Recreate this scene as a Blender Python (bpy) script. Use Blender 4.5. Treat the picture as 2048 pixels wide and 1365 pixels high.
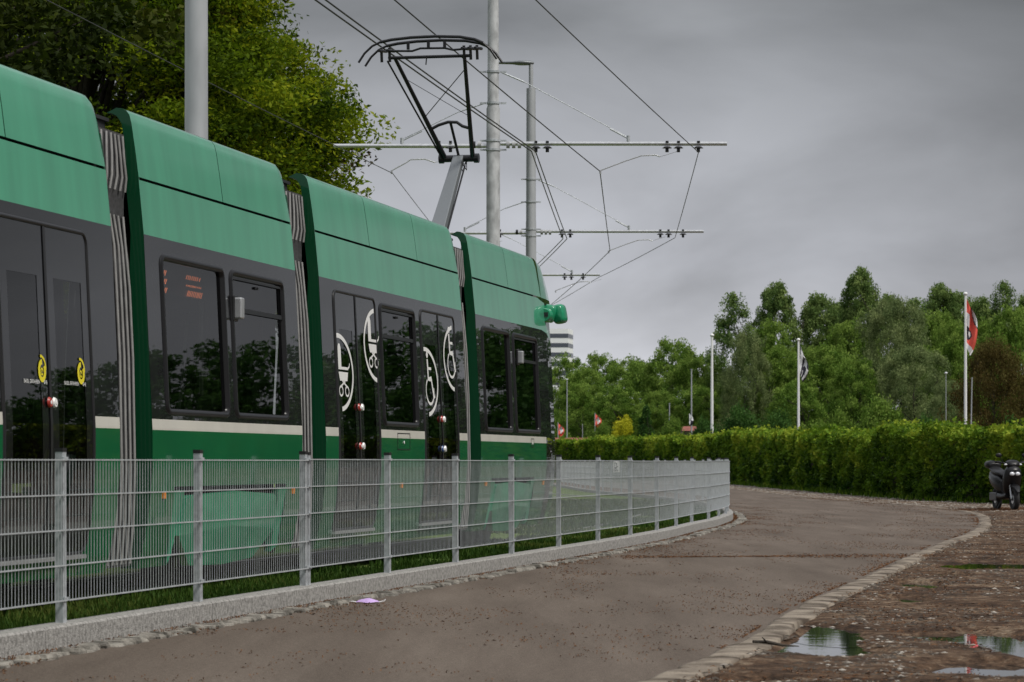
import bpy, math, random
import numpy as np
from mathutils import Vector, Matrix
R = math.radians
random.seed(7); rng = np.random.default_rng(7)
for o in list(bpy.data.objects): bpy.data.objects.remove(o)
scene = bpy.context.scene
COL = scene.collection
# ------------------------------------------------------------------ camera
F = 5700.0; EYE = 1.05; HZ = 925.0           # focal length in photo pixels (2048 wide), eye height, horizon row
cam_d = bpy.data.cameras.new('camera'); cam = bpy.data.objects.new('camera', cam_d); COL.objects.link(cam)
cam.location = (0, 0, EYE); cam.rotation_euler = (R(90), 0, 0)
cam_d.sensor_width = 36; cam_d.lens = F/2048*36
cam_d.shift_y = (HZ-682.5)/2048
cam_d.clip_start = .1; cam_d.clip_end = 4000
cam_d.dof.use_dof = True; cam_d.dof.focus_distance = 29; cam_d.dof.aperture_fstop = 8
scene.camera = cam
# ------------------------------------------------------------------ world
SUN_EL, SUN_AZ = R(52), R(125)               # azimuth clockwise from +Y
w = bpy.data.worlds.new('World'); scene.world = w; w.use_nodes = True
nt = w.node_tree; nt.nodes.clear()
N = nt.nodes.new; L = nt.links.new
out = N('ShaderNodeOutputWorld'); bg = N('ShaderNodeBackground'); L(bg.outputs[0], out.inputs[0])
sky = N('ShaderNodeTexSky'); sky.sky_type = 'NISHITA'; sky.sun_disc = False
sky.sun_elevation = SUN_EL; sky.sun_rotation = SUN_AZ; sky.air_density = 1.5; sky.dust_density = 3
tc = N('ShaderNodeTexCoord'); sep = N('ShaderNodeSeparateXYZ'); L(tc.outputs['Generated'], sep.inputs[0])
# cloud deck: brighter towards the horizon, darkened at the top of the view, partly as vignette, lighter again above
rmp = N('ShaderNodeValToRGB'); cr = rmp.color_ramp
cr.elements[0].position = 0.0; cr.elements[0].color = (.50, .51, .55, 1)
cr.elements[1].position = 1.0; cr.elements[1].color = (.60, .615, .66, 1)
for p, c in ((.03, (.46, .47, .505)), (.07, (.345, .355, .39)), (.12, (.255, .262, .285)), (.17, (.16, .165, .175)), (.28, (.26, .27, .29)), (.5, (.48, .495, .53))):
    e = cr.elements.new(p); e.color = (*c, 1)
L(sep.outputs['Z'], rmp.inputs[0])
mp = N('ShaderNodeMapping'); mp.inputs['Scale'].default_value = (3.0, 3.0, 7.5); mp.inputs['Location'].default_value = (3.1, 0.4, 1.7)
L(tc.outputs['Generated'], mp.inputs[0])
nz = N('ShaderNodeTexNoise'); nz.inputs['Scale'].default_value = 2.3; nz.inputs['Detail'].default_value = 6; nz.inputs['Roughness'].default_value = .48; nz.inputs['Distortion'].default_value = .35
L(mp.outputs[0], nz.inputs['Vector'])
mr = N('ShaderNodeMapRange'); mr.inputs[1].default_value = .3; mr.inputs[2].default_value = .7; mr.inputs[3].default_value = .68; mr.inputs[4].default_value = 1.34
L(nz.outputs['Fac'], mr.inputs[0])
# lens vignette put into the cloud colour: darker to the right of the view
mr2 = N('ShaderNodeMapRange'); mr2.inputs[1].default_value = .0; mr2.inputs[2].default_value = .2; mr2.inputs[3].default_value = 1.08; mr2.inputs[4].default_value = .60
L(sep.outputs['X'], mr2.inputs[0])
mul = N('ShaderNodeMath'); mul.operation = 'MULTIPLY'; L(mr.outputs[0], mul.inputs[0]); L(mr2.outputs[0], mul.inputs[1])
vm = N('ShaderNodeVectorMath'); vm.operation = 'SCALE'; L(rmp.outputs[0], vm.inputs[0]); L(mul.outputs[0], vm.inputs['Scale'])
vs = N('ShaderNodeVectorMath'); vs.operation = 'SCALE'; vs.inputs['Scale'].default_value = .1; L(sky.outputs[0], vs.inputs[0])
mx = N('ShaderNodeMix'); mx.data_type = 'RGBA'; mx.inputs[0].default_value = .95
L(vs.outputs[0], mx.inputs[6]); L(vm.outputs[0], mx.inputs[7]); L(mx.outputs[2], bg.inputs[0])
bg.inputs[1].default_value = 1.0
# ------------------------------------------------------------------ sun behind the overcast
sd = bpy.data.lights.new('sun', 'SUN'); sd.energy = 2.3; sd.angle = R(16); sd.color = (1, .96, .9)
sun = bpy.data.objects.new('sun', sd); COL.objects.link(sun)
sun.rotation_euler = (R(90)-SUN_EL, 0, -SUN_AZ+math.pi); sun.location = (10, -10, 30)
scene.view_settings.view_transform = 'Standard'; scene.view_settings.look = 'None'
scene.view_settings.exposure = 0.45; scene.view_settings.gamma = 1
scene.render.engine = 'CYCLES'
scene.cycles.max_bounces = 7; scene.cycles.transparent_max_bounces = 12
# ================================================================== materials
MATS = {}
def P(name, col, rough=.5, metal=0., coat=0., spec=.5, var=0., vscale=8., col2=None, bump=0., bscale=40., vstretch=(1,1,1), coat_rough=.03, detail=6, lo=.35, hi=.65):
    m = bpy.data.materials.new(name); m.use_nodes = True; t = m.node_tree; b = t.nodes['Principled BSDF']
    b.inputs['Base Color'].default_value = (*col, 1); b.inputs['Roughness'].default_value = rough
    b.inputs['Metallic'].default_value = metal; b.inputs['Coat Weight'].default_value = coat
    b.inputs['Coat Roughness'].default_value = coat_rough
    b.inputs['Specular IOR Level'].default_value = spec
    tcn = t.nodes.new('ShaderNodeTexCoord'); mpn = t.nodes.new('ShaderNodeMapping'); mpn.inputs['Scale'].default_value = vstretch
    t.links.new(tcn.outputs['Object'], mpn.inputs[0])
    if var or col2:
        n = t.nodes.new('ShaderNodeTexNoise'); n.inputs['Scale'].default_value = vscale; n.inputs['Detail'].default_value = detail
        t.links.new(mpn.outputs[0], n.inputs['Vector'])
        r = t.nodes.new('ShaderNodeValToRGB'); r.color_ramp.elements[0].position = lo; r.color_ramp.elements[1].position = hi
        c2 = col2 or tuple(min(1, c*(1+var)) for c in col); c1 = col if col2 else tuple(c*(1-var) for c in col)
        r.color_ramp.elements[0].color = (*c1, 1); r.color_ramp.elements[1].color = (*c2, 1)
        t.links.new(n.outputs['Fac'], r.inputs[0]); t.links.new(r.outputs[0], b.inputs['Base Color'])
    if bump:
        n2 = t.nodes.new('ShaderNodeTexNoise'); n2.inputs['Scale'].default_value = bscale; n2.inputs['Detail'].default_value = 4
        t.links.new(mpn.outputs[0], n2.inputs['Vector'])
        bn = t.nodes.new('ShaderNodeBump'); bn.inputs['Strength'].default_value = bump; bn.inputs['Distance'].default_value = .02
        t.links.new(n2.outputs['Fac'], bn.inputs['Height']); t.links.new(bn.outputs[0], b.inputs['Normal'])
        if coat: t.links.new(bn.outputs[0], b.inputs['Coat Normal'])
    MATS[name] = m; return m
P('mint_paint', (.050, .295, .168), .4, spec=.25, coat=1, var=.09, vscale=1.1, vstretch=(4, 4, .35), bump=.008, bscale=2)
P('bogie_green', (.028, .235, .125), .45, coat=.5, spec=.2, var=.15, vscale=3)
P('green_paint', (.001, .11, .036), .5, coat=1, spec=.12, var=.08, vscale=2)
P('housing_green', (.004, .22, .10), .3, coat=.5)
P('dark_green_paint', (.001, .05, .018), .5, coat=.5, spec=.15)
P('strip_paint', (.62, .60, .54), .35, coat=.6, var=.05, vscale=3)
P('black_band', (.006, .006, .007), .35, coat=1, spec=.08, coat_rough=.008, bump=.012, bscale=1.3, vstretch=(1, 1, .25))
P('rubber', (.012, .012, .013), .35, spec=.5)
P('frame_black', (.010, .010, .011), .32, spec=.35)
P('dark_box', (.02, .021, .024), .6)
P('bellows_rubber', (.05, .05, .052), .6, var=.3, vscale=30)
P('bellows_rib', (.27, .268, .262), .45, metal=.1, var=.12, vscale=20, vstretch=(1, 1, .6))
P('interior', (.07, .07, .075), .6)
P('interior_light', (.35, .35, .34), .6)
P('seat_fabric', (.12, .13, .14), .8)
P('handrail', (.6, .6, .6), .3)
P('white_film', (.78, .78, .76), .4, coat=.3)
P('yellow_film', (.72, .62, .02), .4)
P('red_plastic', (.35, .03, .02), .35)
P('blue_plastic', (.03, .07, .2), .35)
P('orange_lens', (.75, .25, .03), .3)
P('aluminium', (.55, .56, .57), .35, metal=.7, var=.1, vscale=20)
P('galvanised', (.43, .455, .475), .5, metal=.35, var=.22, vscale=22, detail=8)
P('wire_zinc', (.48, .505, .52), .45, metal=.3, var=.12, vscale=9)
P('pole_grey', (.37, .385, .40), .5, metal=.15, var=.09, vscale=5, vstretch=(1, 1, .3))
P('pole_weathered', (.36, .37, .375), .6, var=.25, vscale=9, vstretch=(1, 1, .5))
P('panto_dark', (.018, .018, .02), .35, metal=.3)
P('panto_grey', (.17, .185, .195), .45, metal=.3)
P('cable', (.03, .03, .032), .5)
P('cap_black', (.01, .01, .011), .5)
P('rail_steel', (.22, .20, .18), .3, metal=.8)
P('concrete_wall', (.15, .145, .135), .9, col2=(.35, .34, .32), vscale=38, bump=.5, bscale=90, detail=10, lo=.3, hi=.62)
P('kerb_stone', (.065, .05, .038), .9, spec=.15, col2=(.26, .22, .175), lo=.36, hi=.6, vscale=3.4, bump=.6, bscale=50, detail=10)
P('cobble_stone', (.055, .05, .04), .9, col2=(.28, .26, .225), vscale=7, bump=.7, bscale=40, detail=8)
P('bark', (.035, .028, .02), .9, var=.4, vscale=12, bump=.6, bscale=30)
P('white_paint', (.78, .78, .78), .4)
P('plaster_white', (.78, .79, .80), .7)
P('window_dark', (.06, .07, .09), .15)
P('flag_red', (.72, .10, .07), .8); P('flag_white', (.72, .72, .74), .8); P('flag_black', (.015, .013, .025), .8)
P('red_roof', (.22, .07, .05), .8, var=.2, vscale=3)
P('scooter_black', (.006, .006, .007), .42, spec=.35); P('scooter_grey', (.009, .009, .010), .38, spec=.4); P('tyre', (.012, .012, .012), .8)
P('lamp_glass', (.7, .72, .75), .1, spec=.8)
P('mask_lilac', (.48, .33, .62), .8, var=.1, vscale=30); P('mask_loop', (.75, .75, .75), .7)
P('litter_red', (.5, .06, .08), .5)
P('water', (.010, .011, .010), .02, spec=.6, bump=.015, bscale=6)
def m_glass():
    m = bpy.data.materials.new('tinted_glass'); m.use_nodes = True; t = m.node_tree; t.nodes.clear()
    o = t.nodes.new('ShaderNodeOutputMaterial'); g = t.nodes.new('ShaderNodeBsdfGlossy'); tr = t.nodes.new('ShaderNodeBsdfTransparent')
    mxx = t.nodes.new('ShaderNodeMixShader'); fr = t.nodes.new('ShaderNodeFresnel'); fr.inputs[0].default_value = 1.6
    g.inputs['Roughness'].default_value = .01; tr.inputs[0].default_value = (.30, .31, .30, 1)
    tcn = t.nodes.new('ShaderNodeTexCoord'); n = t.nodes.new('ShaderNodeTexNoise'); n.inputs['Scale'].default_value = 1.1
    bn = t.nodes.new('ShaderNodeBump'); bn.inputs['Strength'].default_value = .03; bn.inputs['Distance'].default_value = .02
    t.links.new(tcn.outputs['Object'], n.inputs['Vector']); t.links.new(n.outputs['Fac'], bn.inputs['Height']); t.links.new(bn.outputs[0], g.inputs['Normal'])
    t.links.new(fr.outputs[0], mxx.inputs[0]); t.links.new(tr.outputs[0], mxx.inputs[1]); t.links.new(g.outputs[0], mxx.inputs[2]); t.links.new(mxx.outputs[0], o.inputs[0])
    MATS['tinted_glass'] = m
m_glass()
def m_led():
    m = bpy.data.materials.new('led_orange'); m.use_nodes = True; b = m.node_tree.nodes['Principled BSDF']
    b.inputs['Base Color'].default_value = (.6, .15, .05, 1); b.inputs['Emission Color'].default_value = (1, .26, .10, 1); b.inputs['Emission Strength'].default_value = 1.3
    MATS['led_orange'] = m
m_led()
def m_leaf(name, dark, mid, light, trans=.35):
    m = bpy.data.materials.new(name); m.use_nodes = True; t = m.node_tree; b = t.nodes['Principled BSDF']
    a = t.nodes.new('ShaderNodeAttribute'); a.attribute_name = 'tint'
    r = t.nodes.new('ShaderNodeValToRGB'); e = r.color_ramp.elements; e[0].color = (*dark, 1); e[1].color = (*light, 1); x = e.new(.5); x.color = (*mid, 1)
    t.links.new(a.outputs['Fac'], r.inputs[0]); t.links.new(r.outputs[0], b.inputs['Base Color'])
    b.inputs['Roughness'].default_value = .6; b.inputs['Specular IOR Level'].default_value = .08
    tl = t.nodes.new('ShaderNodeBsdfTranslucent'); ms = t.nodes.new('ShaderNodeMixShader'); ms.inputs[0].default_value = trans
    t.links.new(r.outputs[0], tl.inputs[0]); t.links.new(b.outputs[0], ms.inputs[1]); t.links.new(tl.outputs[0], ms.inputs[2])
    t.links.new(ms.outputs[0], t.nodes['Material Output'].inputs[0]); MATS[name] = m
m_leaf('leaf_spring', (.02, .045, .002), (.13, .20, .008), (.36, .38, .015), .5)
m_leaf('leaf_green', (.035, .085, .010), (.12, .21, .030), (.25, .35, .07))
m_leaf('leaf_poplar', (.03, .075, .018), (.12, .19, .05), (.25, .33, .10))
m_leaf('leaf_willow', (.07, .11, .035), (.15, .20, .075), (.27, .32, .13))
m_leaf('leaf_painted_shade', (.008, .018, .003), (.03, .045, .005), (.07, .08, .008), .3)  # vignette and weak light at the left put into the leaf colour
m_leaf('leaf_dark', (.015, .045, .010), (.035, .09, .018), (.07, .15, .03))
m_leaf('leaf_copper', (.035, .032, .010), (.085, .062, .018), (.12, .11, .03))
m_leaf('leaf_yellow', (.22, .25, .015), (.42, .42, .02), (.6, .58, .05))
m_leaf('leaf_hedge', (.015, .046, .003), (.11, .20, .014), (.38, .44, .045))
m_leaf('grass_blade', (.014, .040, .005), (.04, .08, .012), (.12, .13, .03), .2)
m_leaf('litter_tint', (.035, .015, .007), (.10, .042, .016), (.19, .10, .045), .0)
m_leaf('stone_tint', (.05, .04, .03), (.17, .145, .12), (.42, .39, .34), .0)
def m_ground(name, stops, scale, scale2, rough, bump, streak=None):
    m = bpy.data.materials.new(name); m.use_nodes = True; t = m.node_tree; b = t.nodes['Principled BSDF']
    tcn = t.nodes.new('ShaderNodeTexCoord')
    n = t.nodes.new('ShaderNodeTexNoise'); n.inputs['Scale'].default_value = scale; n.inputs['Detail'].default_value = 8; n.inputs['Roughness'].default_value = .62
    n2 = t.nodes.new('ShaderNodeTexNoise'); n2.inputs['Scale'].default_value = scale2; n2.inputs['Detail'].default_value = 8; n2.inputs['Roughness'].default_value = .7
    src = tcn.outputs['Object']
    if streak:
        mpn = t.nodes.new('ShaderNodeMapping'); mpn.inputs['Rotation'].default_value = (0, 0, streak[0]); mpn.inputs['Scale'].default_value = streak[1]
        t.links.new(src, mpn.inputs[0]); t.links.new(mpn.outputs[0], n.inputs['Vector'])
    else: t.links.new(src, n.inputs['Vector'])
    t.links.new(src, n2.inputs['Vector'])
    mm = t.nodes.new('ShaderNodeMath'); mm.operation = 'MULTIPLY_ADD'; mm.inputs[1].default_value = .5
    t.links.new(n.outputs['Fac'], mm.inputs[0])
    m3 = t.nodes.new('ShaderNodeMath'); m3.operation = 'MULTIPLY'; m3.inputs[1].default_value = .5
    t.links.new(n2.outputs['Fac'], m3.inputs[0]); t.links.new(m3.outputs[0], mm.inputs[2])
    r = t.nodes.new('ShaderNodeValToRGB'); e = r.color_ramp.elements
    e[0].position = stops[0][0]; e[0].color = (*stops[0][1], 1); e[1].position = stops[-1][0]; e[1].color = (*stops[-1][1], 1)
    for p, c in stops[1:-1]: k = e.new(p); k.color = (*c, 1)
    t.links.new(mm.outputs[0], r.inputs[0]); t.links.new(r.outputs[0], b.inputs['Base Color'])
    n4 = t.nodes.new('ShaderNodeTexNoise'); n4.inputs['Scale'].default_value = 110 if name == 'asphalt' else 45; n4.inputs['Detail'].default_value = 3; t.links.new(src, n4.inputs['Vector'])
    m4 = t.nodes.new('ShaderNodeMapRange'); m4.inputs[1].default_value = .3; m4.inputs[2].default_value = .72; m4.inputs[3].default_value = .6; m4.inputs[4].default_value = 1.5; t.links.new(n4.outputs['Fac'], m4.inputs[0])
    v4 = t.nodes.new('ShaderNodeVectorMath'); v4.operation = 'SCALE'; t.links.new(r.outputs[0], v4.inputs[0]); t.links.new(m4.outputs[0], v4.inputs['Scale']); t.links.new(v4.outputs[0], b.inputs['Base Color'])
    b.inputs['Roughness'].default_value = rough; b.inputs['Specular IOR Level'].default_value = .12
    bn = t.nodes.new('ShaderNodeBump'); bn.inputs['Strength'].default_value = bump; bn.inputs['Distance'].default_value = .035 if name == 'dirt' else .01
    t.links.new(n2.outputs['Fac'], bn.inputs['Height']); t.links.new(bn.outputs[0], b.inputs['Normal'])
    MATS[name] = m
m_ground('asphalt', [(.37, (.070, .055, .043)), (.46, (.100, .079, .063)), (.54, (.122, .098, .079)), (.64, (.165, .135, .110))], .5, 26, .8, .7, (R(12), (3.0, .35, 1)))
m_ground('dirt', [(.38, (.016, .010, .006)), (.46, (.050, .029, .017)), (.52, (.090, .054, .032)), (.60, (.19, .14, .095))], 1.6, 9, .8, 1.0)
m_ground('lawn_soil', [(.35, (.04, .07, .014)), (.48, (.08, .125, .028)), (.58, (.12, .16, .042)), (.68, (.15, .13, .06))], .6, 20, .95, .6)
m_ground('field', [(.35, (.03, .06, .012)), (.6, (.07, .09, .03))], .05, 3, .95, .3)
# ================================================================== mesh helpers
def link(name, me, mat=None, parent=None):
    o = bpy.data.objects.new(name, me); COL.objects.link(o)
    if mat is not None:
        for m in (mat if isinstance(mat, (list, tuple)) else [mat]): me.materials.append(MATS[m])
    if parent is not None: o.parent = parent
    return o
def tag(o, label=None, cat=None, group=None, kind=None):
    if label: o['label'] = label
    if cat: o['category'] = cat
    if group: o['group'] = group
    if kind: o['kind'] = kind
    return o
def thing(name, label, cat, loc=(0, 0, 0), rz=0, group=None):
    o = bpy.data.objects.new(name, None); COL.objects.link(o); o.empty_display_size = .2
    o.location = loc; o.rotation_euler = (0, 0, rz); return tag(o, label, cat, group)
class MB:
    def __init__(s): s.v = []; s.f = []; s.m = []; s.sm = []
    def add(s, v, f, mi=0, smooth=False):
        b = len(s.v); s.v += [tuple(p) for p in v]; s.f += [tuple(i+b for i in q) for q in f]; s.m += [mi]*len(f); s.sm += [smooth]*len(f); return s
    def box(s, c, d, mi=0, rot=None, taper=1.):
        x, y, z = d[0]/2, d[1]/2, d[2]/2
        v = [(-x, -y, -z), (x, -y, -z), (x, y, -z), (-x, y, -z), (-x*taper, -y*taper, z), (x*taper, -y*taper, z), (x*taper, y*taper, z), (-x*taper, y*taper, z)]
        if rot is not None: v = [rot @ Vector(p) for p in v]
        v = [(p[0]+c[0], p[1]+c[1], p[2]+c[2]) for p in v]
        return s.add(v, [(0, 3, 2, 1), (4, 5, 6, 7), (0, 1, 5, 4), (1, 2, 6, 5), (2, 3, 7, 6), (3, 0, 4, 7)], mi)
    def tube(s, pts, r, n=8, mi=0, smooth=True, caps=True):
        pts = [Vector(p) for p in pts]; k = len(pts); rs = r if isinstance(r, (list, tuple)) else [r]*k
        v = []; up = None
        for i, p in enumerate(pts):
            t = (pts[min(i+1, k-1)]-pts[max(i-1, 0)]).normalized()
            if up is None: up = Vector((0, 0, 1)) if abs(t.z) < .9 else Vector((1, 0, 0))
            a = t.cross(up).normalized(); up = a.cross(t).normalized()
            for j in range(n):
                g = 2*math.pi*j/n; v.append(p+(a*math.cos(g)+up*math.sin(g))*rs[i])
        f = [(i*n+j, i*n+(j+1) % n, (i+1)*n+(j+1) % n, (i+1)*n+j) for i in range(k-1) for j in range(n)]
        s.add(v, f, mi, smooth)
        if caps: s.add([v[j] for j in range(n)], [tuple(range(n-1, -1, -1))], mi); s.add([v[(k-1)*n+j] for j in range(n)], [tuple(range(n))], mi)
        return s
    def prism(s, poly, z0, z1, mi=0):
        n = len(poly); v = [(x, y, z0) for x, y in poly]+[(x, y, z1) for x, y in poly]
        f = [tuple(range(n-1, -1, -1)), tuple(range(n, 2*n))]+[(i, (i+1) % n, n+(i+1) % n, n+i) for i in range(n)]
        return s.add(v, f, mi)
    def grid(s, P2, mi=0, smooth=True, flip=False):
        a, b = len(P2), len(P2[0]); v = [p for r in P2 for p in r]
        f = [(i*b+j, i*b+j+1, (i+1)*b+j+1, (i+1)*b+j) for i in range(a-1) for j in range(b-1)]
        if flip: f = [q[::-1] for q in f]
        return s.add(v, f, mi, smooth)
    def mesh(s, name):
        me = bpy.data.meshes.new(name); me.from_pydata(s.v, [], s.f)
        me.polygons.foreach_set('material_index', s.m); me.polygons.foreach_set('use_smooth', s.sm); me.update(); return me
    def build(s, name, mat, parent=None, bevel=0):
        o = link(name, s.mesh(name), mat, parent)
        if bevel:
            b = o.modifiers.new('bevel', 'BEVEL'); b.width = bevel; b.segments = 2; b.limit_method = 'ANGLE'
        return o
def ellipsoid(mb, c, r, n=12, m=8, mi=0):
    g = [[(c[0]+r[0]*math.cos(2*math.pi*j/n)*math.sin(math.pi*i/m), c[1]+r[1]*math.sin(2*math.pi*j/n)*math.sin(math.pi*i/m), c[2]-r[2]*math.cos(math.pi*i/m)) for j in range(n+1)] for i in range(m+1)]
    return mb.grid(g, mi)
def np_mesh(name, verts, faces_n, mat, tint=None, parent=None, smooth=False):
    """verts (N*k,3), each k consecutive verts one face"""
    k = faces_n; nv = len(verts); nf = nv//k
    me = bpy.data.meshes.new(name); me.vertices.add(nv); me.vertices.foreach_set('co', np.ascontiguousarray(verts, dtype=np.float32).ravel())
    me.loops.add(nv); me.loops.foreach_set('vertex_index', np.arange(nv, dtype=np.int32))
    me.polygons.add(nf); me.polygons.foreach_set('loop_start', np.arange(0, nv, k, dtype=np.int32))
    me.update(calc_edges=True)
    if tint is not None:
        a = me.attributes.new('tint', 'FLOAT', 'POINT'); a.data.foreach_set('value', np.repeat(np.clip(tint, 0, 1), k).astype(np.float32))
    return link(name, me, mat, parent)
def leaves(name, pts, size, tint, mat, parent=None, aspect=.55, flat=.0):
    n = len(pts); d = rng.normal(size=(n, 3)); d[:, 2] = d[:, 2]*.7-.15; d /= np.linalg.norm(d, axis=1)[:, None]
    e = rng.normal(size=(n, 3)); e = np.cross(d, e); e /= np.linalg.norm(e, axis=1)[:, None]
    nn = np.cross(d, e)
    s = np.asarray(size)[:, None]
    v = np.stack([pts-d*s*.5, pts+e*s*aspect*.5+nn*s*.08, pts+d*s*.55, pts-e*s*aspect*.5+nn*s*.08], 1).reshape(-1, 3)
    return np_mesh(name, v, 4, mat, tint, parent)
def resample(pts, step):
    pts = [Vector(p) for p in pts]; n = len(pts); dense = []
    for i in range(n-1):
        p0, p1, p2, p3 = pts[max(i-1, 0)], pts[i], pts[i+1], pts[min(i+2, n-1)]
        for k in range(20):
            t = k/20; dense.append(.5*((2*p1)+(p2-p0)*t+(2*p0-5*p1+4*p2-p3)*t*t+(3*p1-p0-3*p2+p3)*t*t*t))
    dense.append(pts[-1]); o = [dense[0].copy()]; acc = 0; last = dense[0]
    for p in dense[1:]:
        d = (p-last).length
        while acc+d >= step:
            q = last+(p-last)*((step-acc)/d); o.append(q.copy()); d = (p-q).length; last = q; acc = 0
        acc += d; last = p
    return o
def offset(path, d):
    o = []; n = len(path)
    for i, p in enumerate(path):
        t = (path[min(i+1, n-1)]-path[max(i-1, 0)]); t = Vector((t.x, t.y)).normalized(); o.append(Vector((p.x+t.y*d, p.y-t.x*d)))
    return o
def W3(px, py, Y): return Vector(((px-1024)*Y/F, Y, EYE+(HZ-py)*Y/F))
# ================================================================== paths
TT = .2035
fpts = [(-5.88+TT*4, 4), (-5.88+TT*10, 10), (-2.56, 16.3), (-1.28, 22.4), (.0, 28.5), (1.05, 33.6), (2.0, 38.6), (2.72, 43.2), (3.2, 46), (3.55, 48.6), (3.86, 51.2), (4.08, 54), (4.24, 57), (4.36, 61), (4.40, 65), (4.34, 69), (4.15, 74), (3.85, 79), (3.42, 84), (3.0, 89), (2.7, 94), (2.4, 101), (2.1, 112), (1.2, 130), (-1, 150)]
fpath = resample([Vector(p) for p in fpts], .25)
kpts = [(-2.55, 0), (-1.0, 6.5), (.71, 13.6), (1.4, 16.5), (2.15, 20.6), (3.2, 25.5), (4.4, 31.2), (5.6, 36.8), (6.8, 42), (8.05, 48.5), (9.2, 56), (9.75, 62), (9.8, 68.8), (9.4, 75), (8.9, 85), (8.8, 100), (8.7, 115), (8.2, 135), (6.5, 160), (2, 185)]
kpath = resample([Vector(p) for p in kpts], .25)
hpts = [(30, 56), (21, 60), (16, 64.5), (13.1, 69), (11.7, 77), (11.2, 90), (10.95, 110), (10.7, 139), (9.5, 160), (7, 180), (3.7, 199), (-3, 222)]
def track_c(Y):      # centreline of the near track
    if Y < 35.7: return -7.96+TT*Y
    return -.69+TT*(Y-35.7)-(Y-35.7)**2/305
# ================================================================== ground
g = MB(); g.add([(-900, -60, -.06), (900, -60, -.06), (900, 1500, -.06), (-900, 1500, -.06)], [(0, 1, 2, 3)])
tag(g.build('ground', 'field'), kind='structure')
def at_Y(path, y):
    for a, b in zip(path, path[1:]):
        if a.y <= y <= b.y: return a.x+(b.x-a.x)*(y-a.y)/max(b.y-a.y, 1e-6)
    return path[0].x if y < path[0].y else path[-1].x
ys = list(np.arange(4, 150, 1.0)); rl = []; rr = []
road = MB(); cols = 14
for y in ys: rl.append(at_Y(fpath, y)+.05); rr.append(at_Y(kpath, y)+.05)
road.grid([[(a+(b-a)*j/cols, y, 0) for j in range(cols+1)] for a, b, y in zip(rl, rr, ys)], smooth=False, flip=True)
tag(road.build('road', 'asphalt'), kind='structure')
lawn = MB(); ys2 = list(np.arange(-5, 150, 1.5))
lawn.grid([[(-60, y, .045), (-20, y, .045), (at_Y(fpath, y), y, .045)] for y in ys2], smooth=False, flip=True)
tag(lawn.build('lawn', 'lawn_soil'), kind='structure')
# puddled dirt verge on the right of the road, gently uneven
def vnoise(x, y, s, seed):
    r = np.random.default_rng(seed); tb = r.random((256, 256)); X = x*s+1000; Y = y*s+1000
    xi = np.floor(X).astype(int); yi = np.floor(Y).astype(int); fx = X-xi; fy = Y-yi; fx = fx*fx*(3-2*fx); fy = fy*fy*(3-2*fy)
    A = lambda i, j: tb[(xi+i) % 256, (yi+j) % 256]
    return (A(0, 0)*(1-fx)+A(1, 0)*fx)*(1-fy)+(A(0, 1)*(1-fx)+A(1, 1)*fx)*fy-.5
puddles = [(1648, 1266, 150, 34, 'shallow puddle beside the kerb, the smaller of the two ahead of the twig'), (1640, 1298, 230, 34, 'long puddle next to the dark twig near the kerb'),
           (1885, 1277, 110, 22, 'small narrow puddle just left of the big puddle with tree reflection'), (2030, 1292, 190, 60, 'large puddle at the right edge with a tree mirrored in it'),
           (1975, 1340, 260, 34, 'wide puddle low in the right corner of the verge'), (1832, 1168, 110, 15, 'dark green puddle, nearer of the small pair by the kerb bend'),
           (1815, 1198, 100, 14, 'thin dark puddle close to the kerb before the bend'), (2020, 1129, 170, 18, 'long green reflecting puddle at the far right of the verge'),
           (1925, 1132, 100, 10, 'slim puddle left of the long green one'), (1890, 1146, 90, 7, 'thinnest far puddle beside the white kerb'), (1500, 1362, 160, 14, 'puddle at the bottom edge beside the kerb end')]
pud = []
for (px, py, wx, hy, lb) in puddles:
    Yc = EYE*F/(py-HZ); Xc = (px-1024)*Yc/F; rx = wx/2*Yc/F; y0 = EYE*F/(py+hy/2-HZ); y1 = EYE*F/(py-hy/2-HZ); pud.append((Xc, (y0+y1)/2, rx, (y1-y0)/2, lb))
def dirt_h(x, y):
    h = .035*vnoise(x, y, .9, 1)+.022*vnoise(x, y, 2.7, 2)+.010*vnoise(x, y, 8, 3)+.004*vnoise(x, y, 20, 4)+.012
    for (cx, cy, rx, ry, _) in pud:
        q = ((x-cx)/(rx*1.1))**2+((y-cy)/(ry*1.1))**2+.9*vnoise(x, y, 3.0/max(rx, .2), 5)
        h = h-.05*np.clip(1.25-q, 0, 1.2)
    return h
near = []
yy = np.concatenate([np.arange(10, 36, .07), np.arange(36, 60, .2), np.arange(60, 160, .8)])
tt = np.concatenate([np.linspace(0, .36, 120), np.linspace(.37, 1, 22)])
XX = []; 
for y in yy:
    k = at_Y(kpath, y)+.12; XX.append(k+tt*(22 if y < 70 else 22))
XX = np.array(XX); YY = np.repeat(yy[:, None], len(tt), 1); HH = dirt_h(XX, YY); HH[:, 0] = -.01; HH += np.clip((YY-36)/30, 0, 1)*.0
dm = MB(); dm.grid([[(float(XX[i, j]), float(YY[i, j]), float(HH[i, j])) for j in range(len(tt))] for i in range(len(yy))], smooth=True, flip=True)
tag(dm.build('dirt_verge', 'dirt'), kind='structure')
for pk, (cx, cy, rx, ry, lb) in enumerate(pud):
    b = MB(); n = 28; v = [(cx+rx*1.5*math.cos(2*math.pi*i/n), cy+ry*1.5*math.sin(2*math.pi*i/n), -.010-.0012*pk) for i in range(n)]
    v = [(max(p[0], at_Y(kpath, p[1])+.2), p[1], p[2]) for p in v]
    b.add(v, [tuple(range(n))]); tag(b.build('puddle', 'water'), kind='structure')
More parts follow.
